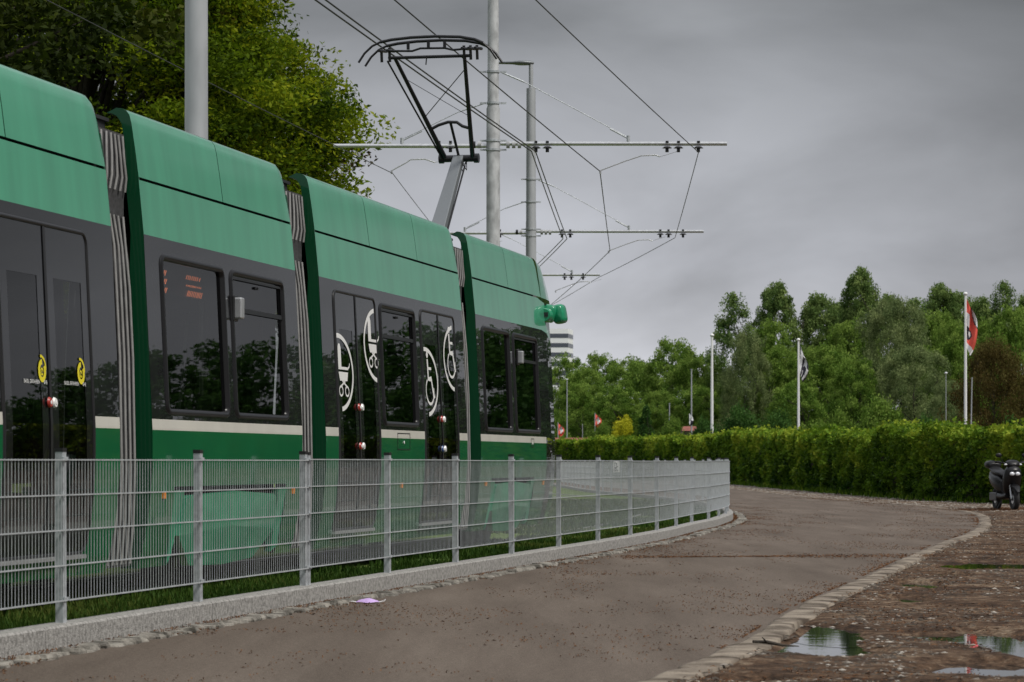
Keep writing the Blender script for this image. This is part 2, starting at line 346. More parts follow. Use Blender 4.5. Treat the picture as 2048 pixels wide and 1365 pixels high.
# kerbs
def stones(path, name, mat, width, length, top, jitter, far=1e9, seed=3):
    r = random.Random(seed); mb = MB(); i = 0
    while i < len(path)-2:
        if path[i].y > far: break
        k = max(1, round(length*(.7+.6*r.random())/.25*1)) if length >= .25 else 1
        a, b = path[i], path[min(i+k, len(path)-1)]; sub = 1 if length >= .25 else round(.25/length)
        for q in range(sub):
            p0 = a+(b-a)*(q/sub); p1 = a+(b-a)*((q+.985)/sub); t = (p1-p0).normalized(); nn = Vector((t.y, -t.x))
            w0 = width*(1+jitter*(r.random()-.5)); s0 = (r.random()-.5)*jitter*width*.5; h = top*(1+.7*(r.random()-.5)*jitter*2)
            c = []
            for (e, sgn) in ((p0, -1), (p1, -1), (p1, 1), (p0, 1)):
                z = e+nn*(sgn*w0/2+s0+(r.random()-.5)*jitter*.06)+t*(r.random()-.5)*jitter*.04; c.append(z)
            ch = .012+.01*r.random(); ce = sum(c, Vector((0, 0)))/4
            tp = [ce+(z-ce)*(1-ch*2/width*.6) for z in c]; dz = [(r.random()-.5)*jitter*(.008 if length > .2 else .02) for _ in c]
            v = [(z.x, z.y, -.05) for z in c]+[(z.x, z.y, h-ch) for z in c]+[(z.x, z.y, h+d) for z, d in zip(tp, dz)]
            mb.add(v, [(0, 1, 5, 4), (1, 2, 6, 5), (2, 3, 7, 6), (3, 0, 4, 7), (4, 5, 9, 8), (5, 6, 10, 9), (6, 7, 11, 10), (7, 4, 8, 11), (8, 9, 10, 11)][::1])
        i += k
    me = mb.mesh(name); o = link(name, me, mat); return tag(o, kind='structure')
def kerb_ribbon():
    kk = np.array([[p.x, p.y] for p in kpath]); t = np.gradient(kk, axis=0); t /= np.linalg.norm(t, axis=1)[:, None]; nn = np.stack([t[:, 1], -t[:, 0]], 1)
    q = []; nsub = 5
    for i_ in range(len(kk)-1):
        for k in range(nsub): q.append((kk[i_]+(kk[i_+1]-kk[i_])*k/nsub, nn[i_]))
    P_ = np.array([a[0] for a in q]); Nn = np.array([a[1] for a in q]); sidx = np.arange(len(P_))*.05
    l = -.085-.05*vnoise(sidx, sidx*0, 1.1, 81)-.035*vnoise(sidx, sidx*0, 5, 82); r = .10+.07*vnoise(sidx, sidx*0, .9, 83)+.05*vnoise(sidx, sidx*0, 4.3, 84)
    h = .011+.008*vnoise(sidx, sidx*0, 3.1, 85); rows = []
    for i_ in range(len(P_)):
        g_ = lambda d, z: (float(P_[i_, 0]+Nn[i_, 0]*d), float(P_[i_, 1]+Nn[i_, 1]*d), float(z))
        jt = .006 if i_ % 9 == 0 else 0
        rows.append([g_(l[i_]-.01, -.03), g_(l[i_], h[i_]*.5), g_(l[i_]*.7, h[i_]-jt), g_((l[i_]+r[i_])/2, h[i_]+.003-jt), g_(r[i_]*.7, h[i_]-jt), g_(r[i_], h[i_]*.6), g_(r[i_]+.01, -.04)])
    m = MB(); m.grid(rows, 0, True); tag(m.build('kerb', 'kerb_stone'), kind='structure')
kerb_ribbon()
stones(offset(fpath, .27), 'kerb', 'cobble_stone', .12, .125, .022, .75, 110, 5)
# plinth wall under the fence
def wall():
    a = thing('plinth_wall', 'low pale concrete wall that carries the wire mesh fence along the road', 'wall', (fpath[0].x, fpath[0].y, 0))
    step = 8; i = 0
    while i < len(fpath)-1 and fpath[i].y < 130:
        seg = fpath[i:i+step+1]
        L0 = offset(fpath, -.06)[i:i+step+1] if False else None
        i += step; yield a, seg
allL, allR = offset(fpath, -.07), offset(fpath, .10)
wroot = thing('plinth_wall', 'low pale concrete wall that carries the wire mesh fence along the road', 'wall', (fpath[0].x, fpath[0].y, 0))
i = 0; WT = .136
while i < len(fpath)-13 and fpath[i].y < 125:
    st = 12; mb = MB(); rows = []
    for k in range(st+1):
        l, r_ = allL[i+k], allR[i+k]
        if k == st:
            l = allL[i+k]+(allL[i+k-1]-allL[i+k])*.03; r_ = allR[i+k]+(allR[i+k-1]-allR[i+k])*.03
        q = lambda p, z, f=0: (p.x+f*(l.x-r_.x)-fpath[0].x, p.y+f*(l.y-r_.y)-fpath[0].y, z)
        rows.append([q(r_, -.05), q(r_, WT-.012), q(r_, WT, .07), q(l, WT, -.07), q(l, WT-.012), q(l, -.05)])
    mb.grid(rows, smooth=False, flip=False)
    mb.add(rows[0], [(0, 1, 2, 3, 4, 5)]); mb.add(rows[-1], [(5, 4, 3, 2, 1, 0)])
    mb.build('wall_block', 'concrete_wall', wroot); i += st
# ================================================================== fence
fp = [p for p in fpath if p.y > 6.5]
anchor = min(range(len(fpath)), key=lambda i: abs(fpath[i].y-16.3)); idx = [anchor+10*k for k in range(-3, 60) if 0 <= anchor+10*k < len(fpath) and 8 < fpath[anchor+10*k].y < 116]
froot = thing('mesh_fence', 'galvanised steel wire mesh fence with square posts following the road', 'fence', (fpath[idx[0]].x, fpath[idx[0]].y, WT))
post0 = MB(); post0.box((0, 0, .49), (.06, .045, .98), 0); post0.box((0, 0, .985), (.066, .05, .022), 1)
for zz in (.935, .135): post0.box((.0, -.026, zz), (.075, .012, .02), 0)
post_me = post0.mesh('post'); post_me.materials.append(MATS['galvanised']); post_me.materials.append(MATS['cap_black'])
PZ = [.095+.2*i for i in range(5)]
pan = MB(); plen = 2.46; nw = 49
for j in range(nw):
    x = .02+(plen-.04)*j/(nw-1); pan.box((x, 0, .495), (.0034, .0034, .812))
for z in PZ:
    pan.box((plen/2, -.006, z), (plen, .007, .007)); pan.box((plen/2, .006, z), (plen, .007, .007))
pan_me = pan.mesh('wire_panel'); pan_me.materials.append(MATS['wire_zinc'])
f0 = Vector((fpath[idx[0]].x, fpath[idx[0]].y))
for n_, k in enumerate(idx):
    a = fpath[k]; b = fpath[min(k+10, len(fpath)-1)]; prev = fpath[k-1]; nx = fpath[min(k+1, len(fpath)-1)]; ang = math.atan2(nx.y-prev.y, nx.x-prev.x)
    o = link('post', post_me, None, froot); o.location = (a.x-f0.x, a.y-f0.y, 0); o.rotation_euler = (random.uniform(-.006, .006), random.uniform(-.006, .006), ang)
    if n_ == 5:
        o = link('post', post_me, None, froot); t = (nx-prev).normalized(); o.location = (a.x-f0.x+t.x*.075, a.y-f0.y+t.y*.075, -.006); o.rotation_euler = (0, 0, ang)
    if n_ < len(idx)-1:
        t = (b-a); an = math.atan2(t.y, t.x); nn = Vector((t.y, -t.x)).normalized(); t = t.normalized()
        o = link('wire_panel', pan_me, None, froot); q = a+t*.02+nn*.036; o.location = (q.x-f0.x, q.y-f0.y, .036+random.uniform(-.004, .004)); o.rotation_euler = (0, 0, an); o.scale = ((b-a).length/2.5, 1, 1)
# ================================================================== rails
def rail_path(off):
    pts = []
    for y in np.arange(-10, 100, 1.5):
        x = track_c(y); dx = (track_c(y+.1)-track_c(y-.1))/.2; l = math.hypot(dx, 1); pts.append((x+off/l, y-off*dx/l, .055))
    return pts
for tname, base in (('near', 0), ('far', -3.7)):
    mb = MB()
    for s in (-.5, .5):
        p = rail_path(base+s); rows = [[(a[0]-.035, a[1], .03), (a[0]-.035, a[1], .07), (a[0]+.035, a[1], .07), (a[0]+.035, a[1], .03)] for a in p]
        mb.grid(rows, smooth=False)
    tag(mb.build('tram_rails', 'rail_steel'), kind='structure')
# ================================================================== tram
TH = math.atan(TT); CT, ST = math.cos(TH), math.sin(TH); HW = 1.15; U0 = 27.0
tram = thing('tram', 'long green low-floor tram with black window band and concertina joints', 'tram')
tram.location = (-6.79-HW*CT+U0*ST, HW*ST+U0*CT, 0); tram.rotation_euler = (0, 0, -TH)
PROF = [(.25, .13), (.4, .08), (.65, .03), (1.0, 0), (1.3, 0), (2.7, .066), (3.1, .105), (3.4, .145), (3.6, .20)]
def off(z):
    return float(np.interp(z, [p[0] for p in PROF], [p[1] for p in PROF]))
def U(px, py):
    o = 0
    for _ in range(8):
        Y = (6.79+o/CT)/(TT-(px-1024)/F); z = EYE+(HZ-py)*Y/F; o = off(z)
    return (Y-o*ST*-1*0)/CT + o*TT*0, z
def ux(px, z=1.3):      # u where the side passes photo column px at height z
    return ((6.79+off(z)/CT)/(TT-(px-1024)/F))/CT - off(z)*ST/CT*0
def zy(px, py): return U(px, py)[1]
def LP(u, z, e=0., s=1): return (s*(HW-off(z)+e), u-U0, z)
ZB, ZS0, ZS1, ZM, ZT = .87, 1.285, 1.364, 2.70, 3.094
BANDS = [(ZS0, 'g'), (ZS1, 'w'), (ZM, 'b'), (ZT, 'm')]
def band_mat(z): return 0 if z < ZS0 else 1 if z < ZS1 else 2 if z < ZM else 3
BM = ['green_paint', 'strip_paint', 'black_band', 'mint_paint', 'interior']
def side_patch(mb, u0, u1, z0, z1, s, mi, e=0., inner=True, nu=1):
    zs = sorted(set([z0, z1]+[p[0] for p in PROF if z0 < p[0] < z1]))
    us = [u0+(u1-u0)*i/nu for i in range(nu+1)]
    mb.grid([[LP(u, z, e, s) for u in us] for z in zs], mi, smooth=False, flip=(s > 0) ^ True)
    if inner: mb.grid([[LP(u, z, e-.05, s) for u in us] for z in zs], 4, smooth=False, flip=(s > 0))
def section_body(u0, u1, holes, bogies, nose=False):
    mb = MB()
    for s in (1, -1):
        us = sorted(set([u0, u1]+[h[k] for h in holes for k in (0, 1) if u0 < h[k] < u1]+[b[k] for b in bogies for k in (0, 1)]))
        zs = sorted(set([.28, ZB, ZS0, ZS1, ZM, ZT]+[h[k] for h in holes for k in (2, 3)]))
        for a, b in zip(us, us[1:]):
            for c, d in zip(zs, zs[1:]):
                um, zm = (a+b)/2, (c+d)/2
                if any(h[0] < um < h[1] and h[2] < zm < h[3] for h in holes): continue
                if zm < ZB and any(q[0] < um < q[1] for q in bogies): continue
                side_patch(mb, a, b, c, d, s, band_mat(zm))
    # floor, ceiling
    w0 = HW-.12
    mb.add([(-w0, u0-U0, .36), (w0, u0-U0, .36), (w0, u1-U0, .36), (-w0, u1-U0, .36)], [(0, 1, 2, 3)], 4)
    mb.add([(-w0, u0-U0, 2.72), (w0, u0-U0, 2.72), (w0, u1-U0, 2.72), (-w0, u1-U0, 2.72)], [(0, 1, 2, 3)], 4)
    mb.add([(-w0-.01, u0-U0, 3.05), (w0+.01, u0-U0, 3.05), (w0+.01, u1-U0, 3.05), (-w0-.01, u1-U0, 3.05)], [(0, 1, 2, 3)], 4)
    return mb.build('car_body', BM, tram)
FPR = [(3.115, .106), (3.3, .130), (3.5, .160), (3.565, .176), (3.598, .20), (3.615, .235), (3.62, .275)]
def fairing(u0, u1, s=1, round_end=False, taper_front=None):
    mb = MB(); us = [u0+.004, *np.linspace(u0+.02, u1-.3, 5), u1-.22, u1-.15, u1-.09, u1-.05, u1-.02, u1-.004]
    rows = []; rowsi = []
    for u in us:
        r = []; ri = []
        d = .17
        lim = 3.62
        if round_end:
            x = u-(u1-d)
            if x > 0: lim = 3.62-d+math.sqrt(max(d*d-x*x, 0))
        for k, (z, o) in enumerate(FPR):
            zz = 3.115+(z-3.115)*(lim-3.115)/(3.62-3.115)
            r.append((s*(HW-o), u-U0, zz)); ri.append((s*(HW-o-.075), u-U0, zz-(.035 if k > 2 else 0)))
        rows.append(r); rowsi.append(ri)
    mb.grid(rows, 0, True, flip=(s < 0)); mb.grid(rowsi, 1, True, flip=(s > 0))
    for rr, ii, fl in ((rows[0], rowsi[0], 0), (rows[-1], rowsi[-1], 1)):
        for k in range(len(rr)-1): mb.add([rr[k], rr[k+1], ii[k+1], ii[k]], [(0, 1, 2, 3)], 1)
    for k in range(len(us)-1):
        mb.add([rows[k][0], rows[k+1][0], rowsi[k+1][0], rowsi[k][0]], [(0, 1, 2, 3)], 1)
        mb.add([rows[k][-1], rows[k+1][-1], rowsi[k+1][-1], rowsi[k][-1]], [(0, 1, 2, 3)], 1)
    return mb.build('roof_fairing', ['mint_paint', 'dark_green_paint'], tram)
def rrect(u0, u1, z0, z1, r, n=6):
    P_ = []
    for (cx, cz, a0) in ((u1-r, z1-r, 0), (u0+r, z1-r, 90), (u0+r, z0+r, 180), (u1-r, z0+r, 270)):
        for i in range(n+1):
            a = R(a0+90*i/n); P_.append((cx+r*math.cos(a), cz+r*math.sin(a)))
    return P_
def dens(poly, seg=.12):
    o = []
    for i, a in enumerate(poly):
        b = poly[(i+1) % len(poly)]; d = math.hypot(b[0]-a[0], b[1]-a[1]); k = max(1, int(d/seg))
        for q in range(k): o.append((a[0]+(b[0]-a[0])*q/k, a[1]+(b[1]-a[1])*q/k))
    return o
def ring(mb, u0, u1, z0, z1, r, wd, e0, e1, s=1, mi=0):
    """raised rounded frame, outer edge on the rectangle, wd wide, surface offset from e0 to e1"""
    n = 6; A = rrect(u0, u1, z0, z1, r, n); B = rrect(u0+wd, u1-wd, z0+wd, z1-wd, max(r-wd, .008), n)
    # densify consistently
    A2 = []; B2 = []
    for i in range(len(A)):
        a, a2, b, b2 = A[i], A[(i+1) % len(A)], B[i], B[(i+1) % len(B)]
        k = max(1, int(math.hypot(a2[0]-a[0], a2[1]-a[1])/.15))
        for q in range(k):
            t = q/k; A2.append((a[0]+(a2[0]-a[0])*t, a[1]+(a2[1]-a[1])*t)); B2.append((b[0]+(b2[0]-b[0])*t, b[1]+(b2[1]-b[1])*t))
    n = len(A2); mid = lambda p, q, t: (p[0]+(q[0]-p[0])*t, p[1]+(q[1]-p[1])*t)
    loops = [[LP(*p, e0, s) for p in A2], [LP(*mid(p, q, .25), e1, s) for p, q in zip(A2, B2)], [LP(*mid(p, q, .75), e1, s) for p, q in zip(A2, B2)], [LP(*q, e0-.03, s) for q in B2]]
    g_ = [l+[l[0]] for l in loops]; mb.grid(g_, mi, True, flip=(s < 0)); return mb
def pane(mb, u0, u1, z0, z1, e, s=1, mi=0, th=.006):
    zs = sorted(set([z0, z1]+[p[0] for p in PROF if z0 < p[0] < z1]))
    mb.grid([[LP(u, z, e, s) for u in (u0, u1)] for z in zs], mi, False, flip=(s > 0) ^ True); return mb
def window(u0, u1, z0, z1, vent=None, s=1):
    o = ring(MB(), u0-.03, u1+.03, z0-.035, z1+.03, .09, .055, .0, .014, s).build('window', 'frame_black', tram)
    pane(MB(), u0-.005, u1+.005, z0-.005, z1+.005, -.018, s).build('pane', 'tinted_glass', o)
    if vent:
        m = MB(); zv = vent
        for (a, b, c, d) in ((u0+.02, u1-.02, zv-.018, zv+.018), (u0+.02, u1-.02, z1-.05, z1-.03), (u1-.055, u1-.025, zv+.018, z1-.05)):
            side_patch(m, a, b, c, d, s, 0, e=.0, inner=False)
        um = (u0+u1)/2
        for d in (-.03, .03): m.box(LP(um+d, z1-.085, -.008, s), (.012, .03, .02))
        m.build('vent_frame', 'frame_black', o)
    return o
def disc(mb, u, z, r, e, mi=0, s=1, n=16, dome=.012):
    v = [LP(u+r*math.cos(2*math.pi*i/n), z+r*math.sin(2*math.pi*i/n), e, s) for i in range(n)]
    v2 = [LP(u+.8*r*math.cos(2*math.pi*i/n), z+.8*r*math.sin(2*math.pi*i/n), e+dome, s) for i in range(n)]
    mb.add(v+v2, [tuple(range(n, 2*n))]+[(i, (i+1) % n, n+(i+1) % n, n+i) for i in range(n)], mi); return mb
def flat(mb, poly, e, mi=0, s=1):
    mb.add([LP(u, z, e, s) for u, z in poly], [tuple(range(len(poly)))], mi)
def strip_line(mb, pts, wd, e, mi=0, s=1):
    n = len(pts); Lp = []; Rp = []
    for i, p in enumerate(pts):
        a = pts[max(i-1, 0)]; b = pts[min(i+1, n-1)]; dx, dz = b[0]-a[0], b[1]-a[1]; l = math.hypot(dx, dz) or 1
        Lp.append(LP(p[0]-dz/l*wd/2, p[1]+dx/l*wd/2, e, s)); Rp.append(LP(p[0]+dz/l*wd/2, p[1]-dx/l*wd/2, e, s))
    mb.grid([Lp, Rp], mi, False)
def arc(cx, cz, rx, rz, a0, a1, n=28): return [(cx+rx*math.cos(R(a0+(a1-a0)*i/n)), cz+rz*math.sin(R(a0+(a1-a0)*i/n))) for i in range(n+1)]
def stroller(u, z, h, kx=1.5):           # pram pictogram, height h, handle forward
    m = MB(); k = h*.85; q = h*kx*.85
    X = lambda a: u+a*q
    flat(m, [(X(-.265), z+.08*k), (X(-.265), z+.48*k), (X(-.23), z+.57*k), (X(-.14), z+.57*k), (X(-.095), z+.48*k), (X(-.095), z+.08*k)][::-1], .0068)
    flat(m, [(X(-.265), z+.08*k), (X(.27), z+.08*k), (X(.27), z+.02*k), (X(-.265), z+.02*k)], .0074)
    strip_line(m, [(X(.25), z+.05*k), (X(.33), z+.10*k), (X(.36), z+.17*k)], .045*k, .0080)
    flat(m, [(X(-.265), z-.03*k), (X(.26), z-.03*k), (X(.20), z-.22*k), (X(-.2), z-.22*k)], .0068)
    strip_line(m, [(X(-.16), z-.34*k), (X(.08), z-.22*k)], .045*k, .0074); strip_line(m, [(X(.16), z-.34*k), (X(-.08), z-.22*k)], .045*k, .0080)
    for d in (-.16, .17): strip_line(m, arc(X(d), z-.44*k, .10*q, .10*k, 0, 360, 20), .045*k, .0068)
    return m
def wheelchair(u, z, h, kx=1.3):
    m = MB(); k = h; q = h*kx
    X = lambda a: u+a*q
    flat(m, arc(X(-.12), z+.50*k, .06*q, .06*k, 0, 345, 14), .0068)
    strip_line(m, [(X(-.12), z+.42*k), (X(-.10), z+.06*k), (X(.1), z+.06*k)], .10*k, .0074)
    strip_line(m, [(X(-.10), z+.25*k), (X(.09), z+.25*k)], .05*k, .0092)
    strip_line(m, [(X(.08), z+.06*k), (X(.2), z-.28*k), (X(.27), z-.24*k)], .08*k, .0080)
    strip_line(m, arc(X(-.02), z-.16*k, .24*q, .24*k, 125, 375, 24), .05*k, .0071)
    return m
def door(u0, u1, z0, z1, s=1, decal=None, buttons=(), label=None):
    um = (u0+u1)/2
    o = ring(MB(), u0-.02, u1+.02, z0-.02, z1+.02, .10, .035, .0, .012, s).build('door', 'rubber', tram)
    for k, (a, b) in enumerate(((u0+.012, um-.02), (um+.02, u1-.012))):
        m = MB(); f = .13
        zt = z1-.34; zb = z0+.25
        for (c, d, e_, h) in ((a, b, z0+.01, zb), (a, b, zt, z1-.012), (a, a+f, zb, zt), (b-f, b, zb, zt)):
            side_patch(m, c, d, e_, h, s, 0, e=.004, inner=False)
            side_patch(m, c, d, e_, h, s, 1, e=-.035, inner=False)
        m.build('door_leaf', ['black_band', 'interior'], o)
        pane(MB(), a+f-.004, b-f+.004, zb-.004, zt+.004, .001, s).build('pane', 'tinted_glass', o)
    c = MB(); side_patch(c, um-.022, um+.022, z0, z1-.01, s, 0, e=.010, inner=False); c.build('centre_seal', 'rubber', o)
    m = MB(); side_patch(m, u0+.02, u1-.02, z0-.035, z0-.012, s, 0, e=.03, inner=False); m.box((s*(HW-off(z0)+.005), um-U0, z0-.03), (.05, u1-u0-.04, .022)); m.build('threshold', 'aluminium', o)
    for (bu, bz, mt) in buttons:
        m = disc(MB(), um+bu, bz, .036, .014, 0, s, dome=.014); disc(m, um+bu, bz, .014, .030, 1, s, dome=.002); m.build('door_button', [mt, 'white_film'], o)
    return o
def end_ring(u, w_=.1, sgn=-1):
    """dark green end frame of a body section, U-shaped"""
    zs = [.28, .4, .65, 1.0, 1.36, 1.8, 2.3, 2.7, 3.1, 3.35]
    for s in (1, -1):
        mb = MB()
        o1 = [LP(u, z, -.002, s) for z in zs]; i1 = [LP(u, z, -w_-(.03 if z < 2.6 else 0), s) for z in zs]
        o2 = [LP(u+.03*-sgn, z, -.002, s) for z in zs]; i2 = [LP(u+.03*-sgn, z, -w_-(.03 if z < 2.6 else 0), s) for z in zs]
        mb.grid([i1, o1, o2, i2, i1], 0, False, flip=(s < 0)); mb.build('end_frame', 'dark_green_paint', tram)
def bellows(u0, u1):
    mb = MB(); pr = [(.30, .14), (.65, .11), (1.0, .10), (1.8, .115), (2.5, .15), (2.78, .19), (2.95, .19), (3.1, .17), (3.42, .19)]
    def bx(z): return float(np.interp(z, [p[0] for p in pr], [p[1] for p in pr]))
    zs = [.3, .65, 1.0, 1.8, 2.5, 2.78, 2.95, 3.1, 3.42]
    n = int((u1-u0)/.02)
    for s in (1, -1):
        mb.grid([[(s*(HW-bx(z)-.03+.008*(k % 2)), u0+(u1-u0)*k/n-U0, z) for z in zs] for k in range(n+1)], 0, True, flip=(s < 0))
    mb.grid([[(x, u-U0, 3.40) for x in (-.9, .9)] for u in (u0, u1)], 0, False)
    o = mb.build('bellows', 'bellows_rubber', tram)
    k = max(4, round((u1-u0)/.10))
    for s in (1, -1):
        rb = MB()
        for q in range(k):
            u = u0+(u1-u0)*(q+.5)/k
            for zz in ([.32, .65, 1.0, 1.8, 2.3, 2.6, 2.82], [3.0, 3.1, 3.25, 3.4]):
                pts = [(s*(HW-bx(z)-.012), u-U0+(.02*math.sin(z*9+q) if z > 2.4 else 0), z) for z in zz]
                rb.tube(pts, .011, 6, 0)
        rb.build('rib', 'bellows_rib', o)
    b = MB(); b.box((.62, (u0+u1)/2-U0, 3.46), (.42, (u1-u0)*.7, .1)); b.box((.62, (u0+u1)/2-U0, 3.52), (.46, (u1-u0)*.8, .025)); b.build('joint_cover', 'dark_box', o)
    return o
def roof_kit(u0, u1, boxes):
    for (a, b, h) in boxes:
        m = MB(); m.box((0, (a+b)/2-U0, 3.06+h/2), (1.3, b-a, h)); m.build('roof_unit', 'dark_box', tram, bevel=.03)
# --- section limits
S1 = (11.6, ux(240)); S2 = (ux(305), ux(605)); S3 = (ux(652), ux(935)); S4 = (ux(962), ux(1076)); S0 = (5.2, 10.8)
zb = 1.43; zwt = 2.56
def zmean(px, py): return zy(px, py)
doorz = (.44, 2.60)
# S1 door
d1 = (ux(8), ux(187)); 
h1 = [(d1[0], d1[1], *doorz), (12.2, 14.0, zb, zwt)]
section_body(*S1, h1, [(14.2, 16.4)])
wl = window(12.2, 14.0, zb, zwt); window(12.2, 14.0, zb, zwt, s=-1)
# S2
w2a = (ux(337), ux(459)); w2b = (ux(475), ux(577))
h2 = [(*w2a, zb, zwt), (*w2b, zb, zwt)]
b2 = (ux(352), ux(575))
section_body(*S2, h2, [b2])
win2a = window(*w2a, zb, zwt); win2b = window(*w2b, zb, zwt, vent=2.27)
window(*w2a, zb, zwt, s=-1); window(*w2b, zb, zwt, s=-1)
# S3
d3a = (ux(679), ux(760)); d3b = (ux(851), ux(917)); w3 = (ux(771), ux(838))
section_body(*S3, [(*d3a, *doorz), (*d3b, *doorz), (*w3, zb, zwt)], [])
window(*w3, zb, zwt, vent=2.27); window(*w3, zb, zwt, s=-1)
# S4
w4a = (ux(974), ux(1026)); w4b = (ux(1035), ux(1081))
S4 = (S4[0], ux(1093)); b4 = (ux(985), ux(1070))
section_body(*S4, [(*w4a, zb, zwt), (*w4b, zb, zwt)], [b4])
window(*w4a, zb, zwt); window(*w4b, zb, zwt, vent=2.27); window(*w4a, zb, zwt, s=-1); window(*w4b, zb, zwt, s=-1)
# S0 (behind the frame's left edge)
section_body(*S0, [(6.0, 7.8, zb, zwt), (8.2, 10.0, zb, zwt)], [])
for a, b in ((6.0, 7.8), (8.2, 10.0)):
    for s in (1, -1): window(a, b, zb, zwt, s=s)
bt = .26
dr1 = door(*d1, *doorz, buttons=((-.045, 1.44, 'red_plastic'), (.045, 1.44, 'white_film')))
dr1['label'] = 'door with yellow swirl emblems'
dr3a = door(*d3a, *doorz, buttons=((-.06, 1.56, 'red_plastic'), (.055, 1.56, 'white_film'), (-.06, 1.20, 'red_plastic'), (.055, 1.20, 'white_film')))
dr3a['label'] = 'door with white pram pictograms'
dr3b = door(*d3b, *doorz, buttons=((-.06, 1.50, 'red_plastic'), (.055, 1.50, 'white_film'), (-.06, 1.19, 'blue_plastic'), (.055, 1.19, 'white_film')))
dr3b['label'] = 'door with white wheelchair pictograms'
door(*d1, *doorz, s=-1); door(*d3a, *doorz, s=-1); door(*d3b, *doorz, s=-1)
# pictogram films
def film_ring(cx, cz, rx, rz, a0, a1, wd, parent):
    m = MB(); strip_line(m, arc(cx, cz, rx, rz, a0, a1, 36), wd, .0065); m.build('pictogram_ring', 'white_film', parent)
def cpos(px, py): u_, z_ = U(px, py); return u_, z_
um3 = sum(d3a)/2; um4 = sum(d3b)/2
c = cpos(676, 745); film_ring(c[0]-.0, c[1], .50, .335, -82, 96, .042, dr3a); stroller(c[0]+.16, c[1]+.02, .50).build('pram_pictogram', 'white_film', dr3a)
c = cpos(753, 692); film_ring(c[0], c[1], .50, .335, 100, 262, .042, dr3a); stroller(c[0]-.17, c[1]+.02, .50).build('pram_pictogram', 'white_film', dr3a)
c = cpos(851, 764); film_ring(c[0], c[1], .52, .335, -82, 96, .042, dr3b); wheelchair(c[0]+.17, c[1]+.0, .56).build('wheelchair_pictogram', 'white_film', dr3b)
c = cpos(908, 718); film_ring(c[0], c[1], .52, .335, 100, 262, .042, dr3b); wheelchair(c[0]-.16, c[1]+.02, .56).build('wheelchair_pictogram', 'white_film', dr3b)
# writing on the first door
def text_mesh(txt, size, u, z, e, mat, parent, name='lettering', shear=0., sx=1.):
    cu = bpy.data.curves.new('t', 'FONT'); cu.body = txt; cu.size = size; cu.shear = shear
    ob = bpy.data.objects.new('t', cu); COL.objects.link(ob); bpy.context.view_layer.update()
    me = bpy.data.meshes.new_from_object(ob); bpy.data.objects.remove(ob)
    for v in me.vertices: v.co = LP(u+v.co.x*sx, z+v.co.y, e)
    me.name = name; me.materials.clear()
    return link(name, me, mat, parent)
for (px, py) in ((82, 742), (160, 747)):
    u_, z_ = U(px, py)
    m = MB(); out_ = arc(u_-.0, z_-.01, .075, .085, 60, 330, 22); inn = arc(u_+.018, z_+.015, .052, .058, 330, 60, 22)
    strip_line(m, arc(u_, z_, .052, .058, 85, 395, 30), .034, .0065); strip_line(m, arc(u_-.005, z_-.005, .018, .02, 0, 330, 16), .012, .007)
    strip_line(m, arc(u_-.02, z_+.02, .085, .075, -10, 95, 14), .018, .0075)
    m.build('emblem', 'yellow_film', dr1)
    text_mesh('BASEL ERFAHREN', .036, u_-.33, z_-.085, .0065, 'white_film', dr1); text_mesh('BVB', .036, u_+.02, z_-.085, .0070, 'white_film', dr1)
# roof fairings
def fset(u0, u1, seams, re):
    cuts = [u0]+seams+[u1]
    for s in (1, -1):
        for k, (a, b) in enumerate(zip(cuts, cuts[1:])): fairing(a+(.002 if k else 0), b-.004, s, round_end=(re and b == u1))
        m = MB(); m.grid([[(s*(HW-o-.082), u-U0, z) for z, o in ((3.04, .10), (3.2, .12), (3.45, .158))] for u in (u0+.05, u1-.1)], 0, False); m.build('groove_backing', 'dark_box', tram)
fz = 3.35
fset(*S0, [8.0], True); fset(*S1, [ux(-2, fz)], True); fset(*S2, [ux(436, fz)], True)
fset(*S3, [ux(731, fz), ux(827, fz)], True); fset(S4[0], ux(1076, fz), [ux(1010, fz)], True)
for S_ in (S1, S2, S3, S4): end_ring(S_[0], .1, -1)
for S_ in (S0, S1, S2, S3): end_ring(S_[1], .06, 1)
bellows(S0[1]+.02, S1[0]-.02); bellows(S1[1]+.02, S2[0]-.02); bellows(S2[1]+.02, S3[0]-.02); bellows(S3[1]+.02, S4[0]-.02)
roof_kit(0, 0, [(12.5, 15, .35), (16, 19, .4), (21.8, 24.2, .4), (27, 30.4, .35), (33.6, 34.6, .25)])
# service flap, seam lines and small marks on skirts
def flap(px0, px1, z0, z1):
    a, b = ux(px0), ux(px1); m = MB()
    for (c, d, e, f) in ((a, b, z1, z1+.008), (a, b, z0-.008, z0), (a, a+.012, z0, z1), (b-.012, b, z0, z1)): side_patch(m, c, d, e, f, 1, 0, e=.003, inner=False)
    disc(m, (a+b)/2, (z0+z1)/2-.01, .016, .004, 1, dome=.004); m.build('service_flap', ['rubber', 'white_film'], tram)
flap(795, 820, 1.18, 1.33); flap(1062, 1068, 1.24, 1.33)
for (px, py) in ((327, 991), (585, 982), (803, 971), (971, 968), (1086, 966)):
    u_, z_ = U(px, py); m = MB(); side_patch(m, u_-.03, u_+.03, z_-.025, z_+.025, 1, 0, e=.012, inner=False); m.box(LP(u_, z_, .004), (.012, .058, .048)); m.build('side_reflector', 'orange_lens', tram)
